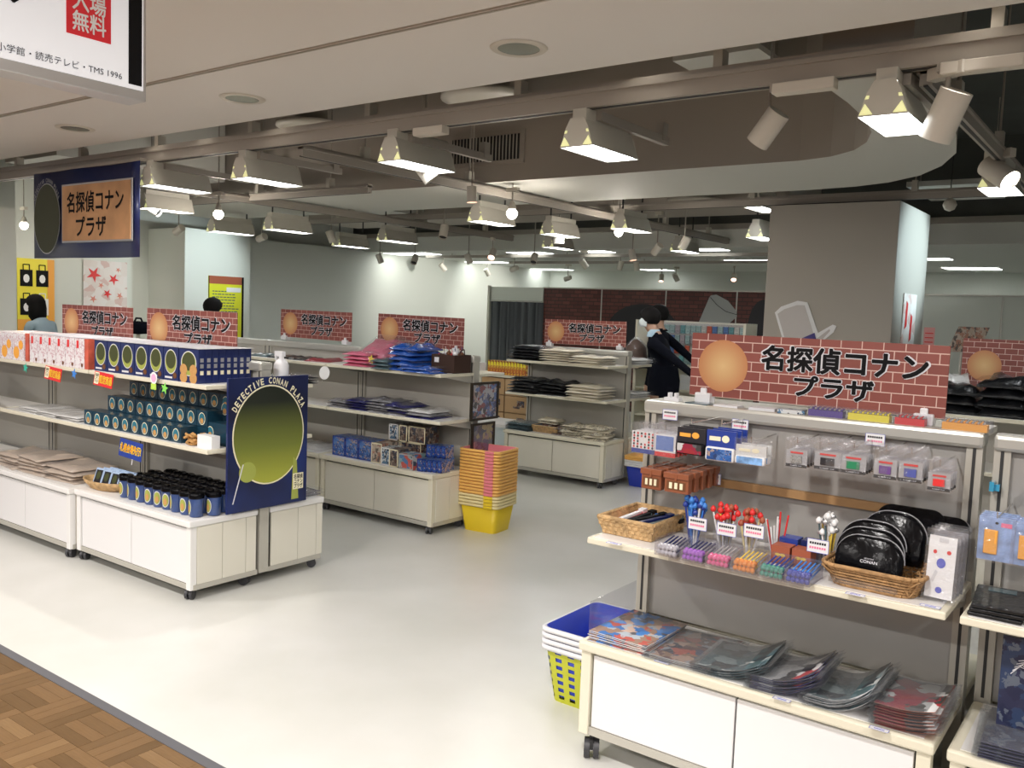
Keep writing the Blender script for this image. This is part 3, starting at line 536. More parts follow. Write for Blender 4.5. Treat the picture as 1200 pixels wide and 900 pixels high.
# ---- navy poster on the end of the front-left rack (figure left out)
def navy_poster():
    t = thing('shop_poster', 'large navy poster with green oval on the end of the rack', 'poster', (-3.885, 3.065, .43), (0, 0, PI/2))
    W, H_ = .53, .715   # local: x along +y of the room, -y faces the aisle
    MB().box(-W/2, W/2, 0, .012, 0, H_).build('board', M['navy'], t)
    g = mat('poster glow', (.02, .05, .30), .4, coat=.2); nt = g.node_tree; b = nt.nodes['Principled BSDF']
    tc = nt.nodes.new('ShaderNodeTexCoord'); mp = nt.nodes.new('ShaderNodeMapping'); mp.inputs['Location'].default_value = (.3, 0, -.2); mp.inputs['Scale'].default_value = (1.6, 1, 1.4)
    gr = nt.nodes.new('ShaderNodeTexNoise'); gr.inputs['Scale'].default_value = 2.6; gr.inputs['Detail'].default_value = 1; r = nt.nodes.new('ShaderNodeValToRGB'); r.color_ramp.elements[0].position = .35; r.color_ramp.elements[0].color = (.003, .005, .035, 1); r.color_ramp.elements[1].position = .9; r.color_ramp.elements[1].color = (.008, .028, .17, 1)
    nt.links.new(tc.outputs['Object'], mp.inputs[0]); nt.links.new(mp.outputs[0], gr.inputs[0]); nt.links.new(gr.outputs[0], r.inputs[0]); nt.links.new(r.outputs[0], b.inputs['Base Color'])
    MB().box(-W/2+.003, W/2-.003, -.001, 0, .003, H_-.003).build('print', g, t)
    cz = .40
    MB().disc((0, -.0018, cz), .238, .272, n=48).build('oval_outline', M['cream2'], t)
    o = MB(); o.disc((0, -.0026, cz), .230, .264, n=48)
    om = mat('oval print', (.10, .12, .03), .4, coat=.2); nt = om.node_tree; b = nt.nodes['Principled BSDF']
    tc = nt.nodes.new('ShaderNodeTexCoord'); s = nt.nodes.new('ShaderNodeSeparateXYZ'); mr = nt.nodes.new('ShaderNodeMapRange'); mr.inputs[1].default_value = .12; mr.inputs[2].default_value = .66
    r = nt.nodes.new('ShaderNodeValToRGB'); e = r.color_ramp.elements; e[0].position = 0; e[0].color = (.42, .44, .05, 1); e[1].position = .85; e[1].color = (.012, .016, .010, 1); q = e.new(.4); q.color = (.17, .20, .03, 1)
    nt.links.new(tc.outputs['Object'], s.inputs[0]); nt.links.new(s.outputs[2], mr.inputs[0]); nt.links.new(mr.outputs[0], r.inputs[0]); nt.links.new(r.outputs[0], b.inputs['Base Color'])
    o.build('oval', om, t)
    MB().disc((-.14, -.0032, .21), .055, .055, n=24).build('yellow_glow', M['lime'], t)
    MB().prism([(-.235, .05), (-.228, .05), (-.165, .255), (-.172, .255)], .0034, .0038, 0, Matrix.Rotation(PI/2, 4, 'X')).build('white_stroke', M['silvertxt'], t)
    MB().prism([(.155, .02), (.205, .02), (.19, .235), (.165, .26)], .0034, .0038, 0, Matrix.Rotation(PI/2, 4, 'X')).build('yellow_stroke', M['lime'], t)
    s_ = 'DETECTIVE CONAN PLAZA'
    for i, ch in enumerate(s_):
        if ch == ' ': continue
        a = R(152-(i+.5)*124/len(s_)); x, z = .262*math.cos(a), cz+.296*math.sin(a)
        wd = .008 if ch == 'I' else .021
        inst('letter', text_mesh(ch, wd, .036, .03, M['cream2']), t, (x, -.0035, z), (0, -(a-PI/2)*.92, 0))
    MB().box(.165, .237, -.005, -.003, .075, .165).build('badge', M['cream2'], t)
    letters('名探偵\nコナン\nプラザ', t, .201, -.0058, .12, .062, .08, M['ink'], .02)
navy_poster()
# hanging banner on the front track
def banner():
    t = thing('hanging_banner', 'dark navy banner with an orange plate hanging from the front track', 'banner', (-6.50, 3.42, 1.82), (0, 0, 0))
    W, H_ = 1.52, .655
    bm = MB(); n = 12
    v = [(-W/2+W*i/n-(.03 if z == 0 and i == 0 else 0)*0, .012*math.sin(i*.9), z) for z in (0, H_) for i in range(n+1)]; bm.add(v, [(i, i+1, n+2+i, n+1+i) for i in range(n)], 0, True)
    o = bm.build('cloth', M['navy'], t); o.modifiers.new('s', 'SOLIDIFY').thickness = .003
    MB().box(-.28, .69, -.024, -.016, .11, .545).build('plate_frame', M['silver'], t, bevel=.004); MB().box(-.262, .672, -.028, -.024, .125, .53).build('plate', mat('orange plate', (.62, .34, .16), .5, var=.25, vscale=3), t)
    letters(SIGN, t, .20, -.030, .405, .78, .155, M['ink'], .02); letters('プラザ', t, .15, -.030, .225, .42, .15, M['ink'], .02)
    MB().disc((-.52, -.018, .30), .205, .27, n=40).build('oval_outline', M['silver'], t); MB().disc((-.52, -.020, .30), .197, .262, n=40).build('oval', mat('dim oval', (.06, .065, .03), .5), t)
    s_ = 'DETECTIVE CONAN PLAZA'
    for i, ch in enumerate(s_):
        if ch == ' ': continue
        a = R(150-(i+.5)*120/len(s_)); inst('letter', text_mesh(ch, .006 if ch == 'I' else .018, .03, .02, M['silver']), t, (-.52+.225*math.cos(a), -.020, .30+.292*math.sin(a)), (0, -(a-PI/2)*.9, 0))
    MB().box(-W/2, W/2, -.008, .05, H_, H_+.02).build('hanging_bar', M['track'], t)
banner()
# lightbox sign hanging from the front ceiling
def lightbox():
    t = thing('lightbox_sign', 'white illuminated sign hanging from the front ceiling at top left', 'sign', (-2.70, 1.625, 2.172), (0, 0, PI/2))
    MB().box(-1.7, 0, 0, .10, 0, .428).build('case', M['silver'], t, bevel=.003)
    MB().box(-1.69, -.012, -.003, 0, .032, .42).build('face', mat('lit sign face', (.80, .81, .83), .4, emit=(.92, .95, 1), es=.30), t)
    MB().box(-.062, -.018, -.005, -.003, .045, .42).build('black_band', M['ink'], t)
    MB().box(-.258, -.121, -.006, -.003, .15, .29).build('red_stamp', mat('lit red', (.60, .02, .03), .4, emit=(.8, .03, .04), es=.15), t)
    letters('入場\n無料', t, -.1895, -.0075, .222, .105, .118, M['paper'], .02)
    letters('ザ', t, -.395, -.006, .265, .15, .15, M['ink'], .03)
    letters('プラ', t, -.62, -.006, .265, .27, .15, M['ink'], .03)
    letters('青山剛昌／小学館・読売テレビ・TMS 1996', t, -.335, -.006, .062, .50, .024, M['darkprint'], .0)
    for x in (-.2, -1.5): MB().cyl((x, .05, .4275), (x, .05, .4285), .01, .01, 8).build('fixing', M['silver'], t)
lightbox()
# price tags and small cards
def tagcard(P, rz=0, w_=.045, h_=.028, label='', lean=.2, m='paper', group='small printed price cards', lines=2, border='blueink'):
    t = thing('price_card', label, 'price card', P, (lean, 0, rz), group)
    MB().box(-w_/2, w_/2, -.0008, .0008, 0, h_).build('card', M[m], t)
    b = MB(); q = -.0012
    for x0, x1, z0, z1 in ((-w_/2, w_/2, 0, .0012), (-w_/2, w_/2, h_-.0012, h_), (-w_/2, -w_/2+.0012, 0, h_), (w_/2-.0012, w_/2, 0, h_)): b.box(x0, x1, q, q+.0006, z0, z1)
    b.build('border', M[border], t)
    b = MB()
    for i in range(lines):
        for k in range(7): b.box(-w_*.38+k*w_*.11, -w_*.38+k*w_*.11+w_*.08, q-.0002, q+.0002, h_*(.62-.34*i), h_*(.62-.34*i)+h_*.16, i % 2)
    b.build('print', MATS('ink', 'pinkink'), t)

# ================================================================ GOODS ON THE FRONT-LEFT RACK
def ovalbox(name, W, H_, D, body, cookies, side='navy', spine=None):
    """upright carton: local x along its front, -y front; printed oval, biscuits"""
    b = MB().box(0, W, 0, D, 0, H_); me = b.mesh('carton', M[body])
    p = MB(); cx, cz = W/2, H_*.56
    p.disc((cx, -.0006, cz), W*.40, H_*.37, n=28, mi=0); p.disc((cx, -.0010, cz), W*.37, H_*.345, n=28, mi=1); p.disc((cx, -.0014, cz+H_*.06), W*.33, H_*.27, n=20, mi=2)
    for k in range(cookies): p.disc((W*(.25+.5*(k % 2)), -.0018-.0002*k, H_*(.14+.24*(k//2))), W*.19, W*.17, n=14, mi=3)
    if not cookies: p.disc((W*.78, -.0018, H_*.16), W*.13, W*.12, n=12, mi=4); p.box(W*.12, W*.62, -.0022, -.0018, H_*.06, H_*.12, 0)
    pr = p.mesh('printed_front', MATS('silvertxt', 'lime', 'olive', 'cookie', 'choc'))
    s = MB()
    for z in (.25, .45, .62): s.box(W, W+.0006, D*.25, D*.75, H_*z, H_*(z+.12), 1 if z < .3 else 0)
    sp = s.mesh('spine_print', MATS('silver', 'cream2')); return me, pr, sp
bw, bh, bd = .137, .178, .0395
me1, pr1, sp1 = ovalbox('c', bw, bh, bd, 'navy', 0); me2, pr2, sp2 = ovalbox('c', .172, bh, bd, 'navy', 4)
def carton(x, y, z, kind, label, group, front=True, side=False):
    a = {'n': (me1, pr1, sp1), 'c': (me2, pr2, sp2)}[kind]
    t = thing('biscuit_carton', label, 'box', (x, y, z), 0, group); inst('carton', a[0], t)
    if front: inst('printed_front', a[1], t)
    if side: inst('spine_print', a[2], t)
x = -5.035
for c in range(6):
    for r_ in range(8):
        lab = f'navy carton with green oval, {ORD[c]} front carton of the navy row' if r_ == 0 else f'navy carton {ORD[r_]} behind the {ORD[c]} front carton of the navy row'
        carton(x+c*.1415, 2.71+r_*.041, 1.1115, 'n', lab, 'navy biscuit cartons on the top shelf', r_ == 0)
for r_ in range(8):
    carton(x+6*.1415+.003, 2.71+r_*.041, 1.1115, 'c', 'navy carton printed with round biscuits at the right end of the row' if r_ == 0 else f'navy carton seen edge-on, {ORD[r_]} behind the biscuit-print carton', 'navy biscuit cartons on the top shelf', r_ == 0, True)
# pale cartons to the left
wb = MB().box(0, .108, 0, .036, 0, .178).mesh('carton', M['whitesnow']); wp = MB(); wp.box(.02, .045, -.001, 0, .12, .165, 0); wp.disc((.082, -.0008, .02), .012, .012, n=10, mi=1); wpr = wp.mesh('printed_front', MATS('red', 'choc'))
rs = MB().box(0, .042, 0, .30, 0, .178).mesh('carton', mat('red maple carton side', (.62, .12, .07), .45, var=.3, vscale=12))
i = 0
xs = [-5.80, -5.688, -5.576, -5.464, -5.352, -5.240]
for c, xx in enumerate(xs):
    for r_ in range(8):
        t = thing('wafer_carton', f'pale pink carton, {ORD[c]} front carton from the red spine leftmost' if r_ == 0 else f'pale pink carton {ORD[r_]} behind the {ORD[c]} front one of its row', 'box', (xx, 2.70+r_*.0375, 1.1115), 0, 'pale pink cartons on the top shelf')
        inst('carton', wb, t)
        if r_ == 0: inst('printed_front', wpr, t)
for xx, s in ((-5.128, 'between the pale and the navy cartons'), (-5.86, 'left of the pale pink cartons')):
    o = inst('tall_carton', rs, None, (xx, 2.70, 1.1115)); tag(o, 'red carton showing its narrow side '+s, 'box')
for c in range(3):
    t = thing('cookie_carton', f'pale carton with orange biscuit print at the left edge, {ORD[c]} from the right', 'box', (-6.03-c*.165, 2.70, 1.1115), 0, 'pale cartons with orange biscuit print'); MB().box(0, .155, 0, .30, 0, .175).build('carton', M['whitesnow'], t)
    p = MB(); p.disc((.05, -.001, .05), .04, .04, n=16); p.disc((.11, -.001, .10), .03, .03, n=16); p.build('printed_front', M['orange'], t)
for x0, x1, s in ((-5.81, -5.09, 'the pale pink cartons'), (-5.04, -3.99, 'the navy cartons')):
    o = MB().box(x0, x1, 2.70, 3.035, 1.2915, 1.2930).build('clear_cover', M['cover'], None); tag(o, 'clear plastic sheet with painted-in glare over the tops of '+s, 'cover')  # glare on the clear lid is put into the sheet as milky white
# shelf-edge tags: red limited-goods labels, paper stars
def red_tag(px, py, label):
    p = at(px, py, 'y', 2.672); t = thing('shelf_tag', label, 'sign', p, (-.12, .06, 0), 'red and yellow shelf tags')
    MB().box(-.10, .10, 0, .002, -.04, .04).build('card', M['red'], t); MB().box(-.093, -.048, -.0012, 0, -.032, .035).build('badge', M['cream2'], t)
    letters('名探偵\nコナン\nプラザ', t, -.07, -.002, .0015, .036, .055, M['ink'], .01); letters('限定商品', t, .026, -.0015, 0, .135, .048, M['yellow'], .05, name='letter_glow'); letters('限定商品', t, .026, -.0022, 0, .127, .041, M['redprint'], .0)
red_tag(62, 438, 'red tag with yellow lettering hanging under the pale cartons'); red_tag(121, 445, 'red tag with yellow lettering hanging under the navy cartons')
def star(px, py, y, m, label, r=.032):
    p = at(px, py, 'y', y); o = MB(); poly = [(r*(1 if i % 2 == 0 else .45)*math.sin(PI*i/5+.2), r*(1 if i % 2 == 0 else .45)*math.cos(PI*i/5+.2)) for i in range(10)]
    o.prism(poly, 0, .002, 0, Matrix.Rotation(PI/2, 4, 'X')); tag(o.build('paper_star', M[m], None, p), label, 'star')
star(30, 431, 2.67, 'tealstar', 'dark green paper star on the shelf edge at far left'); star(87, 438, 2.668, 'bluestar', 'blue paper star between the two red tags'); star(193, 455, 2.67, 'greenstar', 'bright green paper star under the navy cartons')
star(435, 421, 4.50, 'goldstar', 'gold paper star on the shelf with pink and blue bags', .035)
p = at(180, 443, 'y', 2.668); t = thing('shelf_tag', 'round pink and white tag above a green label on the shelf', 'tag', p); MB().disc((0, 0, 0), .033, .033, n=24).build('round_card', M['paper'], t); MB().disc((0, -.001, 0), .022, .022, n=20).build('pink_dot', mat('pink pale', (.85, .45, .7), .5), t); MB().box(-.024, .024, -.001, .001, -.062, -.03).build('green_label', mat('lime label', (.5, .75, .1), .5), t)
t = thing('shelf_sign', 'blue tag with orange lettering under the dark little boxes', 'sign', at(153, 527, 'y', 2.69), (-.1, .05, 0)); MB().box(-.115, .115, 0, .002, -.05, .05).build('card', M['navy2'], t)
letters('札幌会場先行!', t, 0, -.0015, .002, .212, .052, M['yellow'], .045, name='letter_glow'); letters('札幌会場先行!', t, 0, -.0025, .002, .203, .046, M['redprint'], .0)
MB().cyl((.03, 0, -.05), (.03, 0, -.08), .003, .003, 6).build('stalk', M['whiteplastic'], t)
t = thing('white_board', 'blank white foam board leaning at the left picture edge', 'board', (-6.75, 2.60, .98)); MB().add([(0, 0, .135), (.0, 0, -.07), (.63, 0, -.07), (0, .01, .135), (0, .01, -.07), (.63, .01, -.07)], [(0, 1, 2), (5, 4, 3), (0, 3, 4, 1), (1, 4, 5, 2), (2, 5, 3, 0)]).build('board', M['board'], t)

# dark little boxes stacked in three steps on the middle shelf
tb = MB().box(0, .096, 0, .10, 0, .086).mesh('carton', M['teal']); tp = MB(); tp.disc((.048, -.0008, .042), .030, .034, n=20, mi=0); tp.disc((.048, -.0013, .042), .026, .030, n=20, mi=1); tp.disc((.048, -.0018, .03), .016, .016, n=12, mi=2)
tpr = tp.mesh('printed_front', [M['cream2'], mat('teal glow print', (.03, .18, .25), .4), M['cookie']])
for row in range(3):
    for lv in range(row+1):
        for c in range(10 if row < 2 else 11):
            t = thing('small_tea_box', f'teal box, {ORD[c]} from left, {["front", "middle", "rear"][row]} row, {["bottom", "second", "third"][lv]} layer', 'box', (-5.20+c*.1005+row*.09-(.02 if row == 2 else 0), 2.735+row*.098, .7765+lv*.088), 0, 'dark teal little boxes on the middle shelf')
            if row < 2: inst('carton', tb, t)
            else: inst('carton', tb, t, scale=(1, .95, 1))
            if lv == row: inst('printed_front', tpr, t)
t = thing('biscuit_sample', 'heap of twisted biscuits beside a blank white card', 'biscuits', (-4.125, 2.74, .7765))
b = MB()
for k in range(16):
    c = Vector((rnd.uniform(-.05, .05), rnd.uniform(-.03, .04), .012+.012*(k//4))); a0 = rnd.uniform(0, 6)
    b.tube([c+Vector((.02*math.cos(a0+q), .02*math.sin(a0+q), .008*math.sin(q*2))) for q in (0, 1, 2, 3, 4, 5, 6.28)], .007, 6)
b.build('biscuits', M['cookie'], t, (0, .02, 0))
t = thing('blank_card', 'blank white card stand beside the twisted biscuits', 'card', (-4.06, 2.74, .7765)); MB().box(0, .125, 0, .05, 0, .065).build('card', M['paper'], t)
for i, (x_, y_) in enumerate(((-4.15, 2.84), (-4.15, 2.93))):
    for lv in range(2):
        if i == 0 and lv == 1: continue
        t = thing('large_tea_box', f'larger dark box behind the twisted biscuits, {["front", "rear"][i]} one{" on top" if lv else ""}', 'box', (x_, y_, .7765+lv*.12), 0, 'larger dark boxes'); MB().box(0, .20, 0, .085, 0, .118).build('carton', M['teal'], t); inst('printed_front', tpr, t, (.01, 0, .02))

# tumblers with black lids: one modelled, the rest copies
tm = thing('lidded_tumbler', 'navy tumbler with black lid, front row, first from the left', 'tumbler', (0, 0, 0), 0, 'navy tumblers with black lids')
MB().lathe([(0, .001), (.031, 0), (.034, .004), (.037, .098), (.037, .10)], n=20).build('cup', mat('tumbler blue', (.03, .07, .22), .3, coat=.4, var=.2, vscale=15), tm)
MB().lathe([(.040, .098), (.041, .110), (.040, .122), (.033, .127), (0, .128)], n=20).box(-.012, .012, -.035, -.01, .125, .135).build('lid', M['patent'], tm)
pp = MB(); nseg = 10
for r_, mi, zc, rz_, rx_ in ((.0378, 0, .052, .038, .55), (.0384, 1, .052, .033, .47), (.0389, 2, .045, .018, .28)):
    v = [(r_*math.cos(-PI/2+u*rx_*math.cos(2*PI*k/16)), r_*math.sin(-PI/2+u*rx_*math.cos(2*PI*k/16)), zc+u*rz_*math.sin(2*PI*k/16)) for u in (1, .5) for k in range(16)]+[(0, -r_, zc)]
    pp.add(v, [(k, (k+1) % 16, 16+(k+1) % 16, 16+k) for k in range(16)]+[(16+k, 16+(k+1) % 16, 32) for k in range(16)], mi)
pp.build('printed_oval', MATS('silvertxt', 'lime', 'cookie'), tm)
k = 0
for r_ in range(4):
    for c in range(9):
        P = (-4.655+c*.083+(.03 if r_ % 2 else 0), 2.655+.035+r_*.086-(.0), .4225)
        lab = f'navy tumbler with black lid, {["front", "second", "third", "rear"][r_]} row, {ORD[c]} from the left'
        if k == 0: tm.location = P
        else: dup(tm, P, rnd.uniform(-.5, .6), lab)
        k += 1
# playing-card packs in a fan basket and rows behind
t = thing('fan_basket', 'shallow boat-shaped straw basket in front of the card packs', 'basket', (-4.93, 2.73, .4225), (0, 0, .05))
b = MB(); pr = [(.0, .0), (.11, .002), (.15, .035), (.157, .055), (.148, .055), (.14, .036), (.10, .010), (0, .010)]
v = [(r_*math.cos(2*PI*i/24)*1.25, r_*math.sin(2*PI*i/24)*.62, z) for r_, z in pr for i in range(24)]; b.add(v, [(q*24+i, q*24+(i+1) % 24, (q+1)*24+(i+1) % 24, (q+1)*24+i) for q in range(len(pr)-1) for i in range(24)], 0, True); b.build('woven_bowl', M['wicker'], t)
cp = MB().box(-.036, .036, 0, .018, 0, .10).mesh('case', mat('pale blue case', (.42, .55, .75), .25, coat=.6)); cpp = MB().box(-.028, .028, -.0015, 0, .012, .088, 0).disc((0, -.002, .055), .018, .026, n=14, mi=1).mesh('picture', MATS('darkprint', 'olive'))
n_ = 0
for r_, y_ in enumerate((2.715, 2.745, 2.775)):
    for c in range(3 if r_ == 0 else 4):
        t = thing('card_pack', f'pale blue card pack in the straw basket, row {["front", "middle", "rear"][r_]}, {ORD[c]} from the left', 'card pack', (-5.03+c*.088+r_*.02, y_, .434), (-.35, 0, .12), 'pale blue card packs'); inst('case', cp, t); inst('picture', cpp, t)
cq = MB().box(-.03, .03, 0, .05, 0, .035).mesh('case', mat('small steel tin', (.36, .42, .46), .3, .5))
for r_ in range(4):
    for c in range(7):
        t = tag(inst('small_tin', cq, None, (-4.93+c*.085-r_*.02, 2.84+r_*.048*1.08, .4225), (0, 0, 0)), f'small grey tin behind the straw basket, {["front", "second", "third", "rear"][r_]} row, {ORD[c]} from the left', 'tin', 'small grey tins behind the basket')

# ---- soft goods: a folded, wrinkled pack with a clear sleeve
def pack(name, W, D, Hh, m, label, cat, P, rz=0, seed=0, group=None, filmm='film', over=.02, crumple=.006, tilt=(0, 0), sleeve=True, partname='folded_cloth'):
    r = random.Random(seed); nx, ny = 9, 7; ph = [r.uniform(0, 6) for _ in range(6)]
    b = MB(); v = []
    def hgt(u, v_):
        e = min(1, 6*min(u, 1-u, v_, 1-v_)+.25); return Hh*e+crumple*(math.sin(7*u+ph[0])*math.cos(5*v_+ph[1])+.6*math.sin(13*u+ph[2]+4*v_)+.5*math.cos(11*v_+ph[3]))*min(1, 8*min(u, 1-u, v_, 1-v_)+.1)
    for j in range(ny):
        for i in range(nx):
            u, w_ = i/(nx-1), j/(ny-1); jx = r.uniform(-.01, .01)*.4 if 0 < i < nx-1 else r.uniform(-.004, .004)
            v.append(((u-.5)*W+jx, (w_-.5)*D+r.uniform(-.003, .003), max(.002, hgt(u, w_))))
    n = len(v); v += [(a, c, 0) for a, c, _ in v]
    f = [(j*nx+i, j*nx+i+1, (j+1)*nx+i+1, (j+1)*nx+i) for j in range(ny-1) for i in range(nx-1)]
    f += [(n+(j+1)*nx+i, n+(j+1)*nx+i+1, n+j*nx+i+1, n+j*nx+i) for j in range(ny-1) for i in range(nx-1)]
    per = [i for i in range(nx)]+[j*nx+nx-1 for j in range(1, ny)]+[(ny-1)*nx+i for i in range(nx-2, -1, -1)]+[j*nx for j in range(ny-2, 0, -1)]
    f += [(per[k], n+per[k], n+per[(k+1) % len(per)], per[(k+1) % len(per)]) for k in range(len(per))]
    b.add(v, f, 0, True)
    t = thing(name, label, cat, P, (tilt[0], tilt[1], rz), group); b.build(partname, m if not isinstance(m, str) else M[m], t)
    if sleeve:
        s = MB(); k = 7; vs = []
        for j in range(2):
            for i in range(k):
                vs.append(((i/(k-1)-.5)*(W+2*over), (-.5 if j == 0 else .5)*(D+2*over), Hh*(.55 if i in (0, k-1) else 1.02)+r.uniform(0, crumple*1.2)+.001))
        s.add(vs, [(i, i+1, k+i+1, k+i) for i in range(k-1)], 0, True); s.build('clear_sleeve', M[filmm], t)
    return t
def pile(n, P, W, D, Hh, m, what, where, cat, seed, group, dx=.012, rz0=0, drz=.08, name='wrapped_shirt', **kw):
    r = random.Random(seed); z = P[2]
    for i in range(n):
        mm = m[i % len(m)] if isinstance(m, list) else m
        pack(name, W*r.uniform(.95, 1.03), D*r.uniform(.95, 1.03), Hh, mm, f'{what}, {stack_word(i, n)}{" in pile" if n > 1 else ""} {where}', cat, (P[0]+r.uniform(-dx, dx), P[1]+r.uniform(-dx, dx), z), rz0+r.uniform(-drz, drz), seed*31+i, group, **kw)
        z += Hh+.003
# beige tote bags on the deck at left, white pouches on the middle shelf
for q, (x_, y_, n, rz) in enumerate([(-5.33, 2.79, 4, .1), (-5.66, 2.77, 5, -.05), (-5.98, 2.78, 4, .05)]):
    pile(n, (x_, y_, .4225), .33, .30, .020, 'packbeige', 'beige cloth bag', f'{ORD[q]} from the straw basket', 'bag', 10+q, 'beige cloth bags in plastic', name='cloth_bag', crumple=.007, over=.015, drz=.14)
for q, x_ in enumerate((-5.36, -5.62, -5.88)):
    pile(3, (x_, 2.84, .7765), .25, .26, .010, 'packwhite', 'flat white pouch', f'{ORD[q]} from the dark little boxes', 'pouch', 20+q, 'flat white pouches in plastic', name='flat_pouch', crumple=.003, over=.01)
# spray bottle, black shirts and white disc on the back of that rack
t = thing('spray_bottle', 'white spray bottle standing behind the navy cartons', 'bottle', (-3.96, 3.20, 1.09)); MB().lathe([(0, 0), (.038, 0), (.042, .01), (.042, .11), (.03, .135), (.014, .145), (.014, .16)], n=18).build('bottle', M['whiteplastic'], t); MB().box(-.045, .02, -.012, .012, .158, .185).box(-.05, -.04, -.006, .006, .135, .17).build('trigger_head', M['whiteplastic'], t)
pile(3, (-4.05, 3.34, 1.09), .26, .20, .012, 'packblack', 'black wrapped shirt', 'behind the spray bottle', 'shirt', 31, 'black wrapped shirts', crumple=.006)
t = thing('round_tag', 'round white disc tag hanging at the rear shelf end', 'tag', at(380, 437, 'x', -3.88)); MB().cyl((0, 0, 0), (.003, 0, 0), .038, .038, 24).build('disc', M['paper'], t)
pile(2, (-4.08, 3.42, .4225), .2, .2, .012, 'packgrey', 'grey flat packet', 'right of the navy poster on the rear deck', 'packet', 33, 'grey flat packets')

# ================================================================ GOODS ON THE MIDDLE RACK
zt = 1.1015
pile(4, (-4.76, 4.63, zt), .24, .26, .024, 'packpink', 'pink wrapped bag', 'on the top shelf', 'bag', 41, 'pink wrapped bags', tilt=(0, 0), name='wrapped_bag')
pack('wrapped_bag', .26, .26, .05, 'packpink', 'pink wrapped bag leaning behind the pink pile', 'bag', (-4.72, 4.74, zt+.11), .1, 45, 'pink wrapped bags', tilt=(.5, 0))
pack('wrapped_bag', .20, .2, .04, 'packpink', 'pink wrapped bag standing between pink and blue piles', 'bag', (-4.53, 4.78, zt+.10), .2, 46, 'pink wrapped bags', tilt=(.6, .2))
pile(3, (-4.47, 4.60, zt), .17, .24, .022, 'packteal', 'grey blue wrapped bag', 'under the gold star', 'bag', 42, 'blue wrapped bags', name='wrapped_bag')
pile(5, (-4.30, 4.66, zt), .25, .30, .033, 'packblue', 'blue glossy wrapped bag', 'in the middle of the top shelf', 'bag', 43, 'blue wrapped bags', name='wrapped_bag', crumple=.018, drz=.2)
pile(2, (-4.13, 4.56, zt), .30, .17, .018, 'packblue', 'flat blue wrapped bag', 'in front of the brown felt box', 'bag', 44, 'blue wrapped bags', name='wrapped_bag', crumple=.009)
t = thing('felt_box', 'dark brown felt box full of little straps', 'box', (-4.13, 4.665, zt))
b = MB()
for a in ((-.02, .19, 0, .01), (-.02, .19, .17, .18), (-.02, -.01, .01, .17), (.18, .19, .01, .17)): b.box(a[0], a[1], a[2], a[3], 0, .125)
b.box(-.01, .18, .01, .17, 0, .06).build('box', M['brownfelt'], t); b = MB(); b.tube([(.19, .05, .12), (.20, .06, .16), (.20, .09, .165), (.19, .11, .12)], .004).build('handle', M['brownfelt'], t)
MB().box(.01, .05, -.003, -.001, .07, .105).build('price_card', M['paper'], t)
for k in range(26):
    cn = ['red', 'dark brown', 'blue', 'brown', 'white'][k % 5]; c = [M['red'], M['brownfelt'], M['navy2'], M['choc'], M['paper']][k % 5]; p = (-4.12+rnd.uniform(0, .16), 4.68+rnd.uniform(.01, .13), zt+.075+rnd.uniform(.0, .06))
    o = MB(); o.lathe([(0, -.018), (.016, -.01), (.018, .004), (.01, .016), (0, .018)], n=8).tube([(0, 0, .015), (.008, 0, .035), (0, .003, .05)], .002, 5); tag(o.build('phone_strap', [c], None, p), f'tiny {cn} strap charm in the brown felt box, {ORD[k//5]} of that colour', 'charm', 'strap charms heaped in the brown felt box')
# wrapped packs on the middle shelf
zm = .7765
for q, (x_, n, m_) in enumerate([(-4.98, 3, 'packgrey'), (-4.78, 4, 'packnavy'), (-4.57, 5, 'packgrey'), (-4.38, 4, ['packgrey', 'packnavy']), (-4.17, 3, ['packnavy', 'packgrey', 'packwhite'])]):
    pile(n, (x_, 4.68, zm), .22, .26, .017, m_, 'grey and navy wrapped pack', f'{ORD[q]} from left, middle shelf', 'pack', 50+q, 'grey and navy wrapped packs', name='wrapped_pack', crumple=.008, over=.025)
# deck: boxes of figures
def gbox(x, y, z, W, D, Hh, m, label, window=True, rz=0, group='boxed figures on the cream deck', edge='navy2'):
    t = thing('figure_box', label, 'box', (x, y, z), (0, 0, rz), group); MB().box(0, W, 0, D, 0, Hh).build('carton', M[m], t)
    f_ = MB(); e = .008
    for a in ((0, W, 0, e), (0, W, Hh-e, Hh), (0, e, 0, Hh), (W-e, W, 0, Hh)): f_.box(a[0], a[1], -.0015, 0, a[2], a[3])
    f_.build('printed_border', M[edge], t)
zd = .4225
for i, x_ in enumerate((-4.905, -4.765, -4.625)): gbox(x_-.08, 4.52, zd, .132, .16, .145, 'figurebox', f'blue figure box, {ORD[i]} of three large ones beside the navy poster')
gbox(-4.555, 4.50, zd, .105, .18, .145, 'tanbox', 'tan carton with red leaf print', edge='cream2'); gbox(-4.445, 4.49, zd, .085, .15, .125, 'whitebox', 'white carton with blue print on the deck', edge='paper')
gbox(-4.355, 4.48, zd, .085, .17, .125, 'darkbox', 'dark carton right of the lower white carton', edge='cream2'); gbox(-4.265, 4.48, zd, .14, .13, .105, 'cards', 'clear-edged carton left of the small blue boxes', edge='silver')
gbox(-4.42, 4.66, zd+.0, .20, .15, .155, 'darkbox', 'dark carton supporting the upper cartons', edge='cream2', group='boxed figures stacked behind')
gbox(-4.52, 4.64, zd+.157, .09, .13, .12, 'whitebox', 'white carton with blue print on top', edge='paper'); gbox(-4.42, 4.64, zd+.157, .08, .15, .12, 'darkbox', 'narrow dark carton on top beside the white one', edge='cream2'); gbox(-4.335, 4.65, zd+.157, .16, .15, .12, 'darkbox', 'wide dark carton on top with pale stripes', edge='cream2')
gbox(-4.54, 4.66, zd, .11, .15, .155, 'darkbox', 'dark carton under the upper white carton', edge='cream2', group='boxed figures stacked behind')
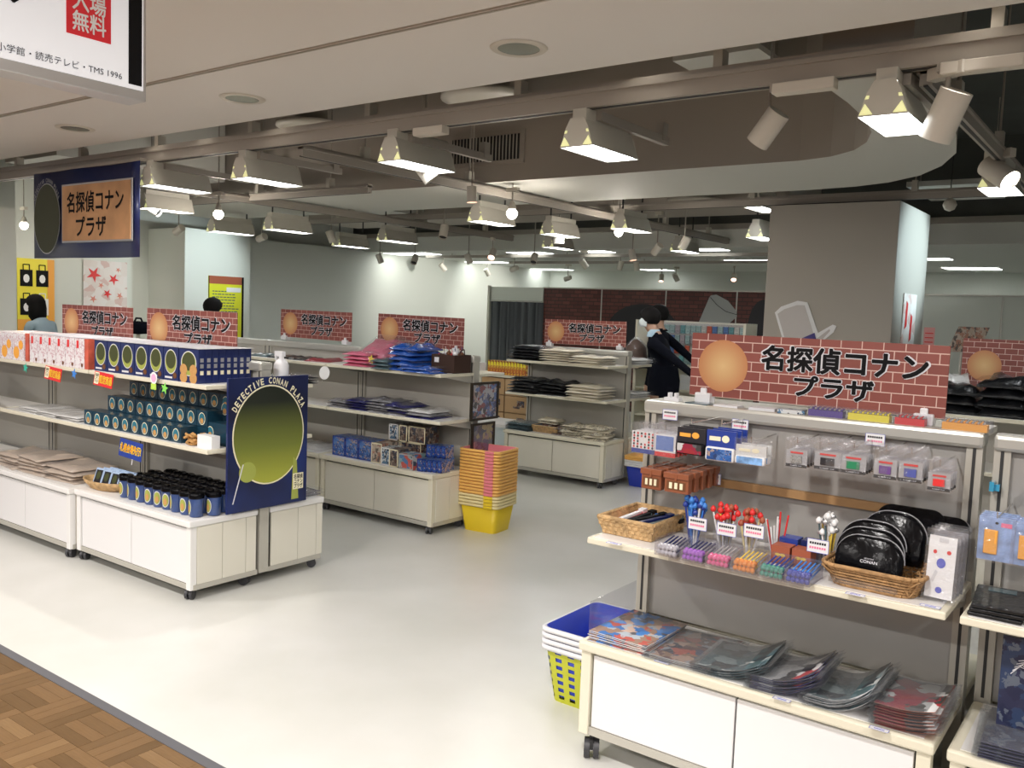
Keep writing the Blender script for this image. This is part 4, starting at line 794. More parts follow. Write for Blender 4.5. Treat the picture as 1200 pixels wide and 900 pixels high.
for lv in range(2):
    for c in range(5 if lv == 0 else 4):
        gbox(-4.105+c*.036+(.0 if lv == 0 else .0), 4.50+(0 if lv == 0 else .09)+c*.012, zd+lv*.088, .034 if c else .05, .09, .086, 'figurebox', f'small blue figure box, {["lower", "upper"][lv]} row, {ORD[c]} from the left', group='small blue figure boxes')
for c in range(4): gbox(-4.105+c*.036, 4.60+c*.012, zd, .034 if c else .05, .09, .086, 'figurebox', f'small blue figure box hidden under the upper row, {ORD[c]} from the left', group='small blue figure boxes')
# empty-looking neighbour rack: dark flat goods
for q, (x_, m_, s) in enumerate([(-5.95, 'packteal', 'left'), (-5.72, 'packblack', 'second'), (-5.48, 'packblack', 'third'), (-5.27, mat('dark red cloth', (.25, .02, .03), .4, coat=.4), 'right')]):
    pack('flat_pack', .22, .22, .02, m_, f'dark flat pack lying on the empty looking rack, {s} of four', 'pack', (x_, 4.68, zt), .1*q, 60+q, 'dark flat packs', sleeve=False)
for q, x_ in enumerate((-5.9, -5.6, -5.3)): pack('wrapped_pack', .24, .25, .03, 'packwhite', f'clear wrapped pack low behind the navy poster, {ORD[q]} from the left', 'pack', (x_, 4.68, .4225), 0, 66+q, 'clear wrapped packs')
# framed puzzles on the rack end
def puzzle(z0, z1, y0, y1, tilt, label, pic):
    W, H_ = y1-y0, z1-z0; t = thing('framed_puzzle', label, 'picture', (-3.895, y0, z0), (0, 0, PI/2+tilt)); f_ = MB(); e = .016
    for a in ((0, W, 0, e), (0, W, H_-e, H_), (0, e, e, H_-e), (W-e, W, e, H_-e)): f_.box(a[0], a[1], -.012, .006, a[2], a[3])
    f_.build('frame', mat('dark bronze frame', (.05, .04, .03), .3, .5), t); MB().box(e, W-e, -.003, .004, e, H_-e).build('picture', pic, t); MB().box(e, W-e, -.0055, -.0045, e, H_-e).build('glass', M['acrylic'], t)
puzzle(.765, 1.035, 4.80, 5.11, 0, 'upper framed puzzle picture on the rack end', PICS[0]); puzzle(.52, .745, 4.82, 5.08, 0, 'lower framed puzzle picture on the rack end', PICS[1])

# stacked shopping baskets
def basket_meshes(W, D, H_, taper=.82, rimh=.018, holes=False, nx=9, nz=7):
    def ring(w_, d, z, r=.035, n=4):
        o = []
        for cx, cy, a0 in ((w_/2-r, d/2-r, 0), (-w_/2+r, d/2-r, PI/2), (-w_/2+r, -d/2+r, PI), (w_/2-r, -d/2+r, 1.5*PI)):
            o += [(cx+r*math.cos(a0+k*PI/2/n), cy+r*math.sin(a0+k*PI/2/n), z) for k in range(n+1)]
        return o
    b = MB(); rings = [ring(W*taper, D*taper, 0), ring(W, D, H_), ring(W-.006, D-.006, H_), ring(W*taper-.006, D*taper-.006, .004)]; N = len(rings[0]); v = sum(rings, [])
    if not holes: b.add(v, [(q*N+i, q*N+(i+1) % N, (q+1)*N+(i+1) % N, (q+1)*N+i) for q in range(3) for i in range(N)], 0, True)
    else:
        # pierced wall: grid with openings left out
        rr = []; M_ = 88; K = nz*2+1; per0 = ring(W*taper, D*taper, 0, n=4); per1 = ring(W, D, H_)
        def samp(per, s):
            L = [0]; 
            for i in range(len(per)): a, c = per[i], per[(i+1) % len(per)]; L.append(L[-1]+math.hypot(a[0]-c[0], a[1]-c[1]))
            s *= L[-1]
            for i in range(len(per)):
                if s <= L[i+1]+1e-9: u = (s-L[i])/max(1e-9, L[i+1]-L[i]); a, c = per[i], per[(i+1) % len(per)]; return (a[0]+(c[0]-a[0])*u, a[1]+(c[1]-a[1])*u)
        vv = []
        for q in range(K+1):
            tq = q/K
            for i in range(M_):
                a, c = samp(per0, i/M_), samp(per1, i/M_); vv.append((a[0]+(c[0]-a[0])*tq, a[1]+(c[1]-a[1])*tq, H_*tq))
        ff = [(q*M_+i, q*M_+(i+1) % M_, (q+1)*M_+(i+1) % M_, (q+1)*M_+i) for q in range(K) for i in range(M_) if not (q % 2 == 1 and i % 4 in (1, 2))]
        b.add(vv, ff, 0, False)
    b.add([(x, y, .002) for x, y, _ in rings[0]], [tuple(range(N))])
    body = b
    rm = MB(); o_ = [ring(W, D, H_-rimh), ring(W+.022, D+.022, H_-rimh), ring(W+.026, D+.026, H_-.004), ring(W+.018, D+.018, H_), ring(W-.002, D-.002, H_), ring(W-.006, D-.006, H_-rimh)]; v = sum(o_, [])
    rm.add(v, [(q*N+i, q*N+(i+1) % N, (q+1)*N+(i+1) % N, (q+1)*N+i) for q in range(5) for i in range(N)], 0, True)
    return body, rm
def basket_stack(P, rz, W, D, H_, spec, pitch, where, group, holes=False):
    bodies = {}
    for i, (bm, rm) in enumerate(spec):
        lab = f'{where}, {stack_word(i, len(spec))}'
        t = thing('shopping_basket', lab, 'basket', (P[0], P[1], P[2]+i*pitch), (0, 0, rz), group)
        key = (bm, rm)
        if key not in bodies:
            hb = holes and i == 0
            b_, r_ = basket_meshes(W, D, H_, holes=hb); bodies[key] = (b_.mesh('tub', M[bm]), r_.mesh('rim', M[rm]), MB().box(W/2-.10, W/2-.03, -D/2-.016, -D/2-.008, H_-.020, H_-.001).mesh('handle_bracket', M[bm]))
        inst('tub', bodies[key][0], t); inst('rim', bodies[key][1], t)
        inst('handle_bracket', bodies[key][2], t)
cx_ = at(566, 626, 'z', 0)
basket_stack((-3.79, 4.90, 0), .12, .31, .27, .20, [('yellowplastic', 'palerim')]*4+[('pinkplastic', 'orangeplastic')]*14, .0225, 'yellow shopping basket of the tall stack by the framed puzzles', 'stacked yellow baskets')
basket_stack((-3.735, 7.18, 0), .05, .33, .24, .20, [('blueplastic', 'whiteplastic')]*3+[('orangeplastic', 'orangeplastic')]*2, .02, 'blue shopping basket of the stack beside the far rack', 'stacked blue baskets')
basket_stack((-1.76, 3.06, 0), .0, .30, .40, .235, [('limeplastic', 'whiteplastic')]+[('blueplastic', 'whiteplastic')]*3, .024, 'lime shopping basket of the stack left of the near rack', 'stacked lime and blue baskets', True)

# ================================================================ GOODS ON THE FAR RACK
G1 = 'wrapped clothes on the far rack'
zt, zm, zd = 1.0915, .7815, .4225
pile(5, (-4.85, 6.89, zt), .34, .28, .024, 'packblack', 'black wrapped shirt', 'left on the far top shelf', 'shirt', 71, G1, drz=.15, over=.035)
pile(6, (-4.50, 6.87, zt), .34, .28, .018, 'packcream', 'cream wrapped shirt', 'centre of the far top shelf', 'shirt', 72, G1, drz=.1, over=.03)
pile(4, (-4.16, 6.86, zt), .33, .28, .018, 'packcream', 'cream wrapped shirt', 'right on the far top shelf', 'shirt', 73, G1, drz=.2, over=.02)
pile(5, (-4.86, 6.89, zm), .33, .28, .026, 'packblack', 'black wrapped shirt', 'left on the far middle shelf', 'shirt', 74, G1, drz=.15, over=.035)
pile(4, (-4.55, 6.92, zm), .33, .27, .030, 'packblack', 'black wrapped shirt', 'centre of the far middle shelf', 'shirt', 75, G1, drz=.25, crumple=.012)
pile(5, (-4.18, 6.86, zm), .36, .28, .023, 'packcream', 'cream wrapped shirt', 'right on the far middle shelf', 'shirt', 76, G1, drz=.15)
pile(4, (-4.90, 6.88, zd), .28, .26, .016, 'packteal', 'grey teal wrapped shirt', 'left on the far deck', 'shirt', 77, G1, drz=.1)
t = thing('straw_basket', 'straw basket of folded towels on the far deck', 'basket', (-4.62, 6.90, zd)); b = MB()
for z in range(6):
    a = .13+z*.003; c_ = .09+z*.003; b.tube([(a, c_, z*.011+.006), (-a, c_, z*.011+.006), (-a, -c_, z*.011+.006), (a, -c_, z*.011+.006), (a, c_, z*.011+.006)], .0065, 6)
b.box(-.13, .13, -.09, .09, 0, .006); b.build('woven_basket', M['wicker'], t)
pile(5, (-4.62, 6.90, zd+.008), .22, .15, .022, [M['news'], 'packcream', M['darkbox']], 'printed cloth towel', 'in the straw basket', 'towel', 78, 'folded towels', sleeve=False, name='folded_towel')
pile(3, (-4.45, 6.90, zd), .18, .2, .022, [M['darkbox'], M['news']], 'dark printed towel', 'right of the straw basket', 'towel', 79, 'folded towels', sleeve=False, name='folded_towel', drz=.3)
pile(5, (-4.30, 6.88, zd), .26, .24, .020, M['news'], 'newsprint-look cloth bag', 'centre of the far deck', 'bag', 80, 'newsprint-look cloth bags', sleeve=False, name='cloth_bag', drz=.35, crumple=.009)
pile(5, (-4.08, 6.86, zd), .25, .24, .021, [M['news'], 'packcream'], 'newsprint-look cloth bag', 'right end of the far deck', 'bag', 81, 'newsprint-look cloth bags', sleeve=False, name='cloth_bag', drz=.3, crumple=.009)
for z_, s in ((zt, 'top'), (zm, 'middle')):
    pile(3, (-4.10, 7.36, z_), .40, .30, .017, 'packwhite', 'white wrapped shirt', f'on the rear {s} shelf', 'shirt', 82 if s == 'top' else 83, 'white wrapped shirts on the rear shelves', drz=.12, over=.04)

# ================================================================ NEAR RIGHT RACK
YB = 2.975
# things lying on the top ledge in front of the sign
t = thing('display_ledge', 'grey ledge on top of the near rack carrying pens and cards', 'ledge', (-.995, 3.10, 1.215)); MB().box(-.565, .565, -.10, .16, 0, .02).build('board', M['steel'], t); 
for x in (-.5, .5): MB().box(x-.01, x+.01, -.06, .12, -.03, 0).build('bracket', M['steel'], t)
for i, (x_, m_) in enumerate([(-1.36, 'packteal'), (-1.25, 'whiteplastic'), (-1.12, 'board'), (-1.02, 'whitebox')]):
    o = MB().box(-.045, .045, -.03, .03, 0, .004+.003*i).build('flat_card', M[m_], None, (x_, 3.005-.0, 1.2355), (0, 0, .1*i-.1)); tag(o, f'flat card packet lying on the top ledge, {ORD[i]} from the left', 'card', 'flat card packets on the ledge')
t = thing('white_adapter', 'small white stand on the top ledge at its left end', 'stand', (-1.475, 3.02, 1.236)); MB().box(-.03, .03, -.015, .015, 0, .012).box(-.018, -.008, -.01, .01, .012, .03).box(.008, .018, -.01, .01, .012, .03).build('stand', M['whiteplastic'], t)
for i, (xa, xb, m_, s) in enumerate([(-.958, -.845, mat('violet card', (.10, .05, .28), .4), 'violet'), (-.828, -.70, 'yellow', 'yellow'), (-.683, -.595, 'red', 'red'), (-.545, -.42, 'orange', 'orange striped')]):
    t = thing('pen_tray', f'{s} low tray of pens on the top ledge', 'tray', (xa, 2.985, 1.2355)); W = xb-xa; MB().box(0, W, 0, .035, 0, .022).build('tray', M[m_] if isinstance(m_, str) else m_, t)
    b = MB(); n = int(W/.008)
    for k in range(n): b.cyl((.006+k*.0078, .006, .026), (.006+k*.0078, .034, .028), .0032, .0032, 6, k % 2)
    tag(b.build('pen_row', [M['silver'], M[m_] if isinstance(m_, str) else m_], t), kind='stuff')
    MB().box(-.001, W+.012, -.001, .036, 0, .036).build('clear_cover', M['acrylic'], t)
# orange strip rail half way up
t = thing('hook_strip', 'long brown wooden strip fixed across the glossy back panel', 'strip', (-1.0, 2.985, .95)); MB().box(-.34, .42, -.02, -.0, 0, .028).build('strip', mat('tan wood strip', (.42, .24, .10), .5), t)
def hook(parent, y0, z, x=0, L=.2):
    MB().tube([(x, y0, z), (x, y0-L, z-.004), (x, y0-L-.004, z+.012)], .0025, 6).build('hook', M['chrome'], parent)
def hang(name, px0, px1, py0, py1, yf, n, pitch, label, cat, faces, group, thick=.006, filmtop=.35, sleeve=True):
    """n flat packets hanging one behind another from one hook; faces(builder, W, H) draws the card"""
    a = at(px0, py0, 'y', yf); c = at(px1, py1, 'y', yf); W = c.x-a.x; H_ = a.z-c.z; zb = c.z
    for k in range(n):
        t = thing(name, label + (', frontmost on its hook' if k == 0 and n > 1 else f', {ORD[k]} from the front on its hook' if n > 1 else ''), cat, (a.x+W/2, yf+k*pitch, zb), (0, 0, rnd.uniform(-.03, .03)), group)
        faces(t, W, H_)
        if sleeve: 
            s = MB(); kk = 6; vs = [((i/(kk-1)-.5)*(W+.008), -.0035-thick/2+rnd.uniform(-.002, .002), z) for z in (-.004, H_*(1+filmtop)) for i in range(kk)]; s.add(vs, [(i, i+1, kk+i+1, kk+i) for i in range(kk-1)], 0, True); s.build('clear_sleeve', M['film'], t)
        if k == 0: hook(t, 2.98-yf, H_*(1+filmtop*.7), 0, 2.98-yf)
def f_card(m1, m2, dots=None):
    def g(t, W, H_):
        MB().box(-W/2, W/2, 0, .006, H_*.2, H_).build('card', M[m1], t); MB().box(-W/2, W/2, -.001, .006, 0, H_*.2).build('colour_foot', M[m2], t)
        if dots: 
            b = MB()
            for i in range(6):
                for j in range(6):
                    if 1 < i < 4 and 1 < j < 4: continue
                    b.disc((-W*.40+W*.16*i, -.0015, H_*(.28+.125*j)), W*.045, W*.05, n=6, mi=(i+j) % 2)
            b.build('suit_marks', MATS('red', 'ink'), t)
        else:
            MB().box(-W*.40, W*.40, -.0012, 0, H_*.28, H_*.94).build('picture', mat_playback, t)
    return g
mat_playback = blotch('blue back print', [(.10, .20, .55), (.2, .3, .62), (.14, .25, .58)], 160)
hang('playing_card_pack', 741, 767, 504, 533, 2.78, 4, .03, 'clear pack of cards with red and black dots', 'card pack', f_card('paper', 'navy2', True), 'packs of playing cards', filmtop=.4)
hang('playing_card_pack', 767, 791, 508, 537, 2.78, 4, .03, 'clear pack of cards with blue back print', 'card pack', f_card('paper', 'red'), 'packs of playing cards', filmtop=.4)
def f_tin(mt, ml, mp, round_=True):
    def g(t, W, H_):
        MB().box(-W/2, W/2, 0, .010, H_*.42, H_).build('header_card', M[mt], t); MB().box(-W/2, W/2, -.012, .012, 0, H_*.46).build('tin', M[ml], t, bevel=.008)
        b = MB(); b.box(-W*.42, W*.42, -.0135, -.012, H_*.05, H_*.41); b.build('picture', mp, t)
        b = MB(); b.disc((W*.15, -.001, H_*.74), W*.13, H_*.12, n=14); b.box(-W*.4, -.02*W, -.002, 0, H_*.66, H_*.8); b.build('emblem', MATS('cream2' if mt != 'darkprint' else 'orange'), t)
    return g
hang('hanging_tin', 794, 826, 500, 535, 2.76, 3, .045, 'black and orange tin on a header card', 'tin', f_tin('darkprint', 'ink', PICS[4]), 'tins hanging on hooks', sleeve=False)
hang('hanging_tin', 829, 861, 503, 543, 2.76, 3, .045, 'royal blue tin on a blue header card', 'tin', f_tin('navy2', 'paper', M['figurebox']), 'tins hanging on hooks', sleeve=False)
hang('hanging_tin', 863, 897, 520, 547, 2.74, 2, .045, 'pale blue tin right of the royal blue tin', 'tin', f_tin('packwhite', 'whiteplastic', mat('pale blue print', (.2, .38, .7), .4, var=.5, vscale=40)), 'tins hanging on hooks', sleeve=True)
def f_charm(mc):
    def g(t, W, H_):
        MB().box(-W/2, W/2, 0, .002, 0, H_).build('backing_card', M['cardgrey'], t); MB().box(-W/2, W/2, -.001, .002, 0, H_*.17).build('black_foot', M['ink'], t); MB().box(-W*.3, W*.3, -.002, 0, H_*.8, H_*.9).build('red_title', M['red'], t)
        MB().box(-W*.26, W*.26, -.006, -.001, H_*.26, H_*.68).build('charm', mc, t, bevel=.001); letters('RUBBER CLIP', t, 0, -.002, H_*.085, W*.55, H_*.05, M['silvertxt'], .01)
    return g
for px0, px1, py0, py1, mc, s in [(922, 945, 526, 549, mat('grey charm', (.3, .3, .28), .5, var=.5, vscale=200), 'grey'), (955, 985, 528, 553, M['darkprint'], 'black'), (986, 1014, 532, 557, mat('green charm', (.02, .22, .10), .4), 'green'), (1025, 1050, 537, 563, mat('violet charm', (.14, .06, .25), .4), 'violet'), (1054, 1080, 540, 567, mat('blue charm', (.08, .10, .35), .4), 'dark blue'), (1088, 1113, 553, 577, M['red'], 'red')]:
    hang('charm_pack', px0, px1, py0, py1, 2.76, 4, .028, f'clear pouch with a {s} square charm', 'charm', f_charm(mc), 'charm pouches hanging in a row', filmtop=.75)
def f_satchel(t, W, H_):
    MB().box(-W/2, W/2, -.012, .018, 0, H_*.95).build('body', M['satchel'], t, bevel=.004)
    b = MB(); b.box(-W*.52, W*.52, -.018, .02, H_*.72, H_); b.box(-.004, .004, -.02, -.017, H_*.60, H_*.95); b.build('flap', M['satchel'], t, bevel=.003)
    b = MB()
    b.box(-W*.38, W*.38, -.0135, -.012, H_*.16, H_*.58, 0)
    for i in range(3): b.box(-W*.28+i*W*.22, -W*.16+i*W*.22, -.015, -.0135, H_*.22, H_*.52, 1)
    b.build('front_pocket', MATS('choc', 'cream2'), t)
hang('little_satchel', 754, 776, 547, 575, 2.74, 4, .055, 'little brown satchel, left bunch', 'pouch', f_satchel, 'little brown satchels on hooks', sleeve=False, filmtop=.1)
hang('little_satchel', 781, 808, 552, 580, 2.70, 5, .055, 'little brown satchel, right bunch', 'pouch', f_satchel, 'little brown satchels on hooks', sleeve=False, filmtop=.1)
i = 0
for px, py, y_ in ((785, 487, 2.95), (867, 499, 2.95), (1025, 517, 2.95), (835, 562, 2.93)):
    tagcard(at(px, py+5, 'y', y_), 0, .06, .038, ['first price card on the back panel, above the playing cards', 'price card on the back panel above the blue tins', 'price card on the back panel above the charm pouches', 'price card beside the little satchels'][i], 0, group='price cards clipped to the back panel'); i += 1
# shelf goods
zs = .7825
def wicker_tray(P, rz, W, D, H_, m, label, flare=.03, woven=True):
    t = thing('wicker_basket', label, 'basket', P, (0, 0, rz)); b = MB(); n = 7
    if woven:
        for k in range(n):
            u = k/(n-1); w_, d = W/2+flare*u, D/2+flare*u; z = .004+H_*u; r = .0045; c_ = .045
            ring = []
            for cx, cy, a0 in ((w_-c_, d-c_, 0), (-w_+c_, d-c_, PI/2), (-w_+c_, -d+c_, PI), (w_-c_, -d+c_, 1.5*PI)): ring += [(cx+c_*math.cos(a0+q*PI/8), cy+c_*math.sin(a0+q*PI/8), z) for q in range(5)]
            ring.append(ring[0]); b.tube(ring, .0042 if 0 < k < n-1 else .007, 6)
        tag(b.build('woven_side', M[m], t), kind='stuff'); b = MB(); per = []
        for q in range(44):
            s = q/44*4; sd, f_ = int(s), s-int(s); c0 = [(1, 1), (-1, 1), (-1, -1), (1, -1), (1, 1)]; x = c0[sd][0]+(c0[sd+1][0]-c0[sd][0])*f_; y = c0[sd][1]+(c0[sd+1][1]-c0[sd][1])*f_
            per.append((x, y))
        for q in range(44):
            for e in (2, -2):
                p0 = per[q]; p1 = per[(q+e) % 44]; b.cyl((p0[0]*W/2*.93, p0[1]*D/2*.93, .004), (p1[0]*(W/2+flare)*.95, p1[1]*(D/2+flare)*.95, H_), .003, .003, 5)
        tag(b.build('diagonal_canes', M[m], t), kind='stuff')
        MB().box(-W/2+.01, W/2-.01, -D/2+.01, D/2-.01, 0, .006).build('base', M[m], t)
    else:
        v = []; rings = [(W/2-.0, D/2-.0, 0), (W/2+flare, D/2+flare, H_), (W/2+flare-.012, D/2+flare-.012, H_), (W/2-.012, D/2-.012, .008)]
        for w_, d, z in rings: v += [(w_, d, z), (-w_, d, z), (-w_, -d, z), (w_, -d, z)]
        b.add(v, [(q*4+i, q*4+(i+1) % 4, q*4+4+(i+1) % 4, q*4+4+i) for q in range(3) for i in range(4)]+[(12, 13, 14, 15), (3, 2, 1, 0)]); b.build('plaited_body', M[m], t)
        r_ = MB(); w_, d = W/2+flare-.006, D/2+flare-.006; r_.tube([(w_, d, H_), (-w_, d, H_), (-w_, -d, H_), (w_, -d, H_), (w_, d, H_)], .008, 8).build('rim', M[m], t)
        k_ = MB(); 
        for z in range(4):
            for q in range(18):
                f_ = q/18; 
                if (q+z) % 2: continue
                for sx in (-1, 1):
                    u = (z+.5)/4; k_.box(-(W/2+flare*u)+f_*(W+2*flare*u), -(W/2+flare*u)+(f_+1/18)*(W+2*flare*u), (sx*(D/2+flare*u))-.002, (sx*(D/2+flare*u))+.002, H_*z/4+.003, H_*(z+1)/4-.002)
                    k_.box((sx*(W/2+flare*u))-.002, (sx*(W/2+flare*u))+.002, -(D/2+flare*u)+f_*(D+2*flare*u), -(D/2+flare*u)+(f_+1/18)*(D+2*flare*u), H_*z/4+.003, H_*(z+1)/4-.002)
        tag(k_.build('plait', M[m], t), kind='stuff')
    return t
wicker_tray((-1.455, 2.80, zs), .0, .185, .25, .06, 'wicker', 'square straw basket at the left end of the near shelf', .02, False)
for k in range(16):
    c = ['red', 'red', 'whiteplastic', 'red', 'packteal', 'ink', 'whiteplastic', 'bluestar', 'ink', 'red', 'packteal', 'navy', 'red', 'ink', 'packteal', 'ink'][k]; x_ = -1.53+.0105*k+rnd.uniform(-.004, .004)
    o = MB().box(-.008, .008, -.075, .06, 0, .008).box(-.012, .012, .06, .085, -.002, .012).build('strap_pack', M[c], None, (x_, 2.80, zs+.032+.006*(k % 3)), (.10, 0, rnd.uniform(-.5, -.1))); tag(o, f'thin strap packet lying in the square straw basket, {ORD[k]} from the left', 'strap', 'strap packets in the straw basket')
def pencup(x, y, W, Hc, n, cols, label, topc=None, tall=.07, spread=.018, fluff=True):
    t = thing('pen_cup', label, 'pen holder', (x, y, zs)); MB().box(-W/2, W/2, -W/2, W/2, 0, Hc).build('clear_cup', M['acrylic'], t)
    b = MB(); h_ = MB()
    for k in range(int(n*1.8)):
        a = rnd.uniform(0, 6.3); q = rnd.uniform(0, W*.38); x0, y0 = q*math.cos(a), q*math.sin(a); x1, y1 = x0*1.6+rnd.uniform(-.3, .3)*spread, y0*1.6; z1 = Hc+rnd.uniform(.4, 1)*tall; mi = rnd.randrange(len(cols))
        b.cyl((x0*.6, y0*.6, .004), (x1, y1, z1), .0032, .0032, 6, mi)
        if topc: h_.lathe([(0, -.008), (.009, -.002), (.010, .006), (.004, .014), (0, .016)], (x1, y1, z1), 8, rnd.randrange(len(topc)))
    tag(b.build('pens', [M[c] for c in cols], t), kind='stuff')
    if topc: tag(h_.build('pen_toppers', [M[c] for c in topc], t), kind='stuff')
    return t
pencup(-1.235, 2.74, .055, .085, 20, ['bluestar', 'silver', 'navy2', 'paper'], 'clear cup of blue pens beside the straw basket', ['navy2', 'bluestar'])
pencup(-1.125, 2.74, .06, .075, 16, ['paper', 'gold' if 'gold' in M else 'goldstar', 'silver'], 'clear cup of pens with red toppers, left of two', ['red', 'red', 'redbrown'], .075, .03)
pencup(-1.045, 2.74, .055, .075, 14, ['paper', 'palerim', 'silver'], 'clear cup of pens with red toppers, right of two', ['red', 'redbrown'], .075, .03)
pencup(-.965, 2.78, .06, .07, 7, ['red', 'paper'], 'clear cup of red striped straws', None, .08, .02)
pencup(-.80, 2.77, .055, .07, 18, ['goldstar', 'silver', 'paper', 'packteal', 'satchel'], 'clear cup of golden chopstick packs beside the black pouches', ['filmball', 'filmball'] if 'filmball' in M else ['silver', 'paper'], .10, .03)
for i, (px, py, y_) in enumerate(((817, 615, 2.70), (851, 622, 2.69), (883, 624, 2.69), (958, 642, 2.70))): tagcard(at(px, py+6, 'y', y_), 0, .066, .042, ['price card in front of the blue pens', 'price card in front of the red-topped pens', 'price card in front of the straws', 'price card in front of the golden packs'][i], 0, group='price cards on the pen cups')
# boxed trinkets
for i, (x_, y_, z_, m_, s) in enumerate([(-.925, 2.70, 0, 'redbrown', 'left dark red'), (-.86, 2.70, 0, 'redbrown', 'right dark red'), (-.925, 2.77, 0, 'navy2', 'blue'), (-.86, 2.78, 0, 'navy', 'dark navy')]):
    t = thing('trinket_box', f'{s} square box standing behind the bead trays', 'box', (x_, y_, zs+.0)); MB().box(-.029, .029, 0, .055, 0, .065+(.012 if i > 1 else 0)).build('box', M[m_], t); MB().box(-.032, .032, -.004, .06, 0, .008).build('white_foot', M['paper'], t)
    if i < 2: MB().disc((-.008, -.0015, .038), .009, .005, n=8).disc((.008, -.0015, .038), .009, .005, n=8).build('bow_emblem', M['goldstar'], t)
# acrylic trays of bead-ended pens
trays = [(-1.245, 'pearl', (.62, .62, .66)), (-1.155, 'violet', (.40, .10, .62)), (-1.07, 'pink', (.82, .12, .32)), (-.985, 'orange', (.85, .28, .02)), (-.90, 'green', (.01, .30, .22)), (-.82, 'blue', (.02, .06, .42))]
for i, (x_, s, c) in enumerate(trays):
    t = thing('acrylic_tray', f'clear tray of pens with {s} beads, {ORD[i]} from the left', 'tray', (x_, 2.61, zs)); W, D, H_ = .076, .125, .052
    b = MB()
    for a in ((-W/2, W/2, -D/2, -D/2+.0015, H_*.8), (-W/2, W/2, D/2-.0015, D/2, H_), (-W/2, -W/2+.0015, -D/2, D/2, H_), (W/2-.0015, W/2, -D/2, D/2, H_)): b.box(a[0], a[1], a[2], a[3], 0, a[4])
    b.box(-W/2, W/2, -D/2, D/2, 0, .0015); b.build('tray', M['acrylic'], t)
    bm_ = mat(s+' bead', c, .25, coat=.6); o = MB(); st = MB()
    for r_ in range(2):
        for q in range(5):
            px_ = -.028+q*.0138; z_ = .010+r_*.0145; o.lathe([(0, -.0085), (.006, -.006), (.0085, 0), (.006, .006), (0, .0085)], (px_, -D/2+.012+.004*r_, z_), 10); st.cyl((px_, -D/2+.018, z_), (px_+.004, D/2-.012, z_+.018), .0028, .0028, 6)
            if r_: o.lathe([(0, -.0085), (.006, -.006), (.0085, 0), (.006, .006), (0, .0085)], (px_, -D/2+.028, z_+.004), 10)
    tag(o.build('beads', bm_, t), kind='stuff'); tag(st.build('pen_shafts', [M['navy'], M['navy'], M['silver'], M['goldstar'], M['navy2'], M['bluestar']][i], t), kind='stuff')
# clear ledge strip on the shelf edge and its little labels
t = thing('label_strip', 'clear label strip along the front edge of the near shelf', 'strip', (-1.03, 2.588, .7582)); MB().box(-.22, .22, -.002, 0, 0, .022).build('strip', M['acrylic'], t)
for i, (px, py, z_, s) in enumerate([(719, 637, .7835, 'in front of the straw basket'), (866, 667, .7835, 'under the orange bead tray'), (1002, 697, .7835, 'in front of the wicker basket'), (1090, 711, .7835, 'in front of the clear bags'), (776, 776, .4235, 'under the clear files, leftmost'), (916, 820, .4235, 'under the clear files, middle'), (1030, 855, .4235, 'under the red files')]):
    p = at(px, py, 'z', z_); t = thing('shelf_label', 'small outlined price label lying flat, '+s, 'price card', p, (0, 0, 0), 'flat price labels'); MB().box(-.026, .026, -.008, .012, 0, .0008).build('card', M['paper'], t)
    b = MB(); 
    for a in ((-.026, .026, -.008, -.0068), (-.026, .026, .0108, .012), (-.026, -.0248, -.008, .012), (.0248, .026, -.008, .012)): b.box(a[0], a[1], a[2], a[3], .0008, .0012)
    b.box(-.014, .014, 0, .004, .0008, .0012); b.build('border', M['blueink'], t)
# wicker basket with black patent pouches
wicker_tray((-.635, 2.715, zs), -.02, .225, .155, .058, 'wickerdark', 'brown cane basket holding black shiny pouches', .028)
def pouch(P, W, H_, D, label, tilt, txt=False, rz=0):
    t = thing('black_pouch', label, 'pouch', P, (tilt, 0, rz), 'black patent pouches'); b = MB(); pts = []; n = 8; r = H_*.52
    prof = [(-W/2*.92, 0), (W/2*.92, 0), (W/2, H_*.18)]+[(W/2-r+r*math.cos(a*PI/2/n), H_-r+r*math.sin(a*PI/2/n)) for a in range(n+1)]+[(-W/2+r-r*math.sin(a*PI/2/n), H_-r+r*math.cos(a*PI/2/n)) for a in range(n+1)]+[(-W/2, H_*.18)]
    N = len(prof); cx, cz = 0, H_*.5; rings = []
    for y_, s in ((-D/2, .86), (-D*.36, .97), (0, 1), (D*.36, .97), (D/2, .86)): rings += [(cx+(x-cx)*s, y_, cz+(z-cz)*s) for x, z in prof]
    b.add(rings, [(q*N+i, q*N+(i+1) % N, (q+1)*N+(i+1) % N, (q+1)*N+i) for q in range(4) for i in range(N)]+[tuple(range(N-1, -1, -1)), tuple(range(4*N, 5*N))], 0, True); b.build('body', M['patent'], t)
    z_ = MB(); z_.tube([(x*1.0, D*.12, z) for x, z in prof[3:-1]], .0028, 6).build('zip', M['packgrey'], t)
    if txt: letters('CONAN', t, .004, -D/2-.0035, H_*.42, .048, .009, M['silvertxt'], .01); letters('DETECTIVE', t, .004, -D/2-.0035, H_*.42+.009, .026, .0035, M['silvertxt'], .0)
pouch((-.655, 2.665, zs+.022), .192, .128, .034, 'black shiny pouch at the front of the basket with silver lettering', -.22, True)
pouch((-.665, 2.705, zs+.030), .192, .135, .03, 'black shiny pouch second from the front in the basket', -.22)
pouch((-.668, 2.74, zs+.036), .19, .145, .03, 'black shiny pouch third from the front in the basket', -.22)
pouch((-.625, 2.80, zs+.052), .19, .155, .035, 'black shiny pouch raised behind the three front pouches', -.25)
pouch((-.60, 2.90, zs+.135), .20, .08, .03, 'black shiny pouch lying high at the back, left of two', -.6)
pouch((-.515, 2.91, zs+.125), .16, .075, .03, 'black shiny pouch lying high at the back, right of two', -.6)
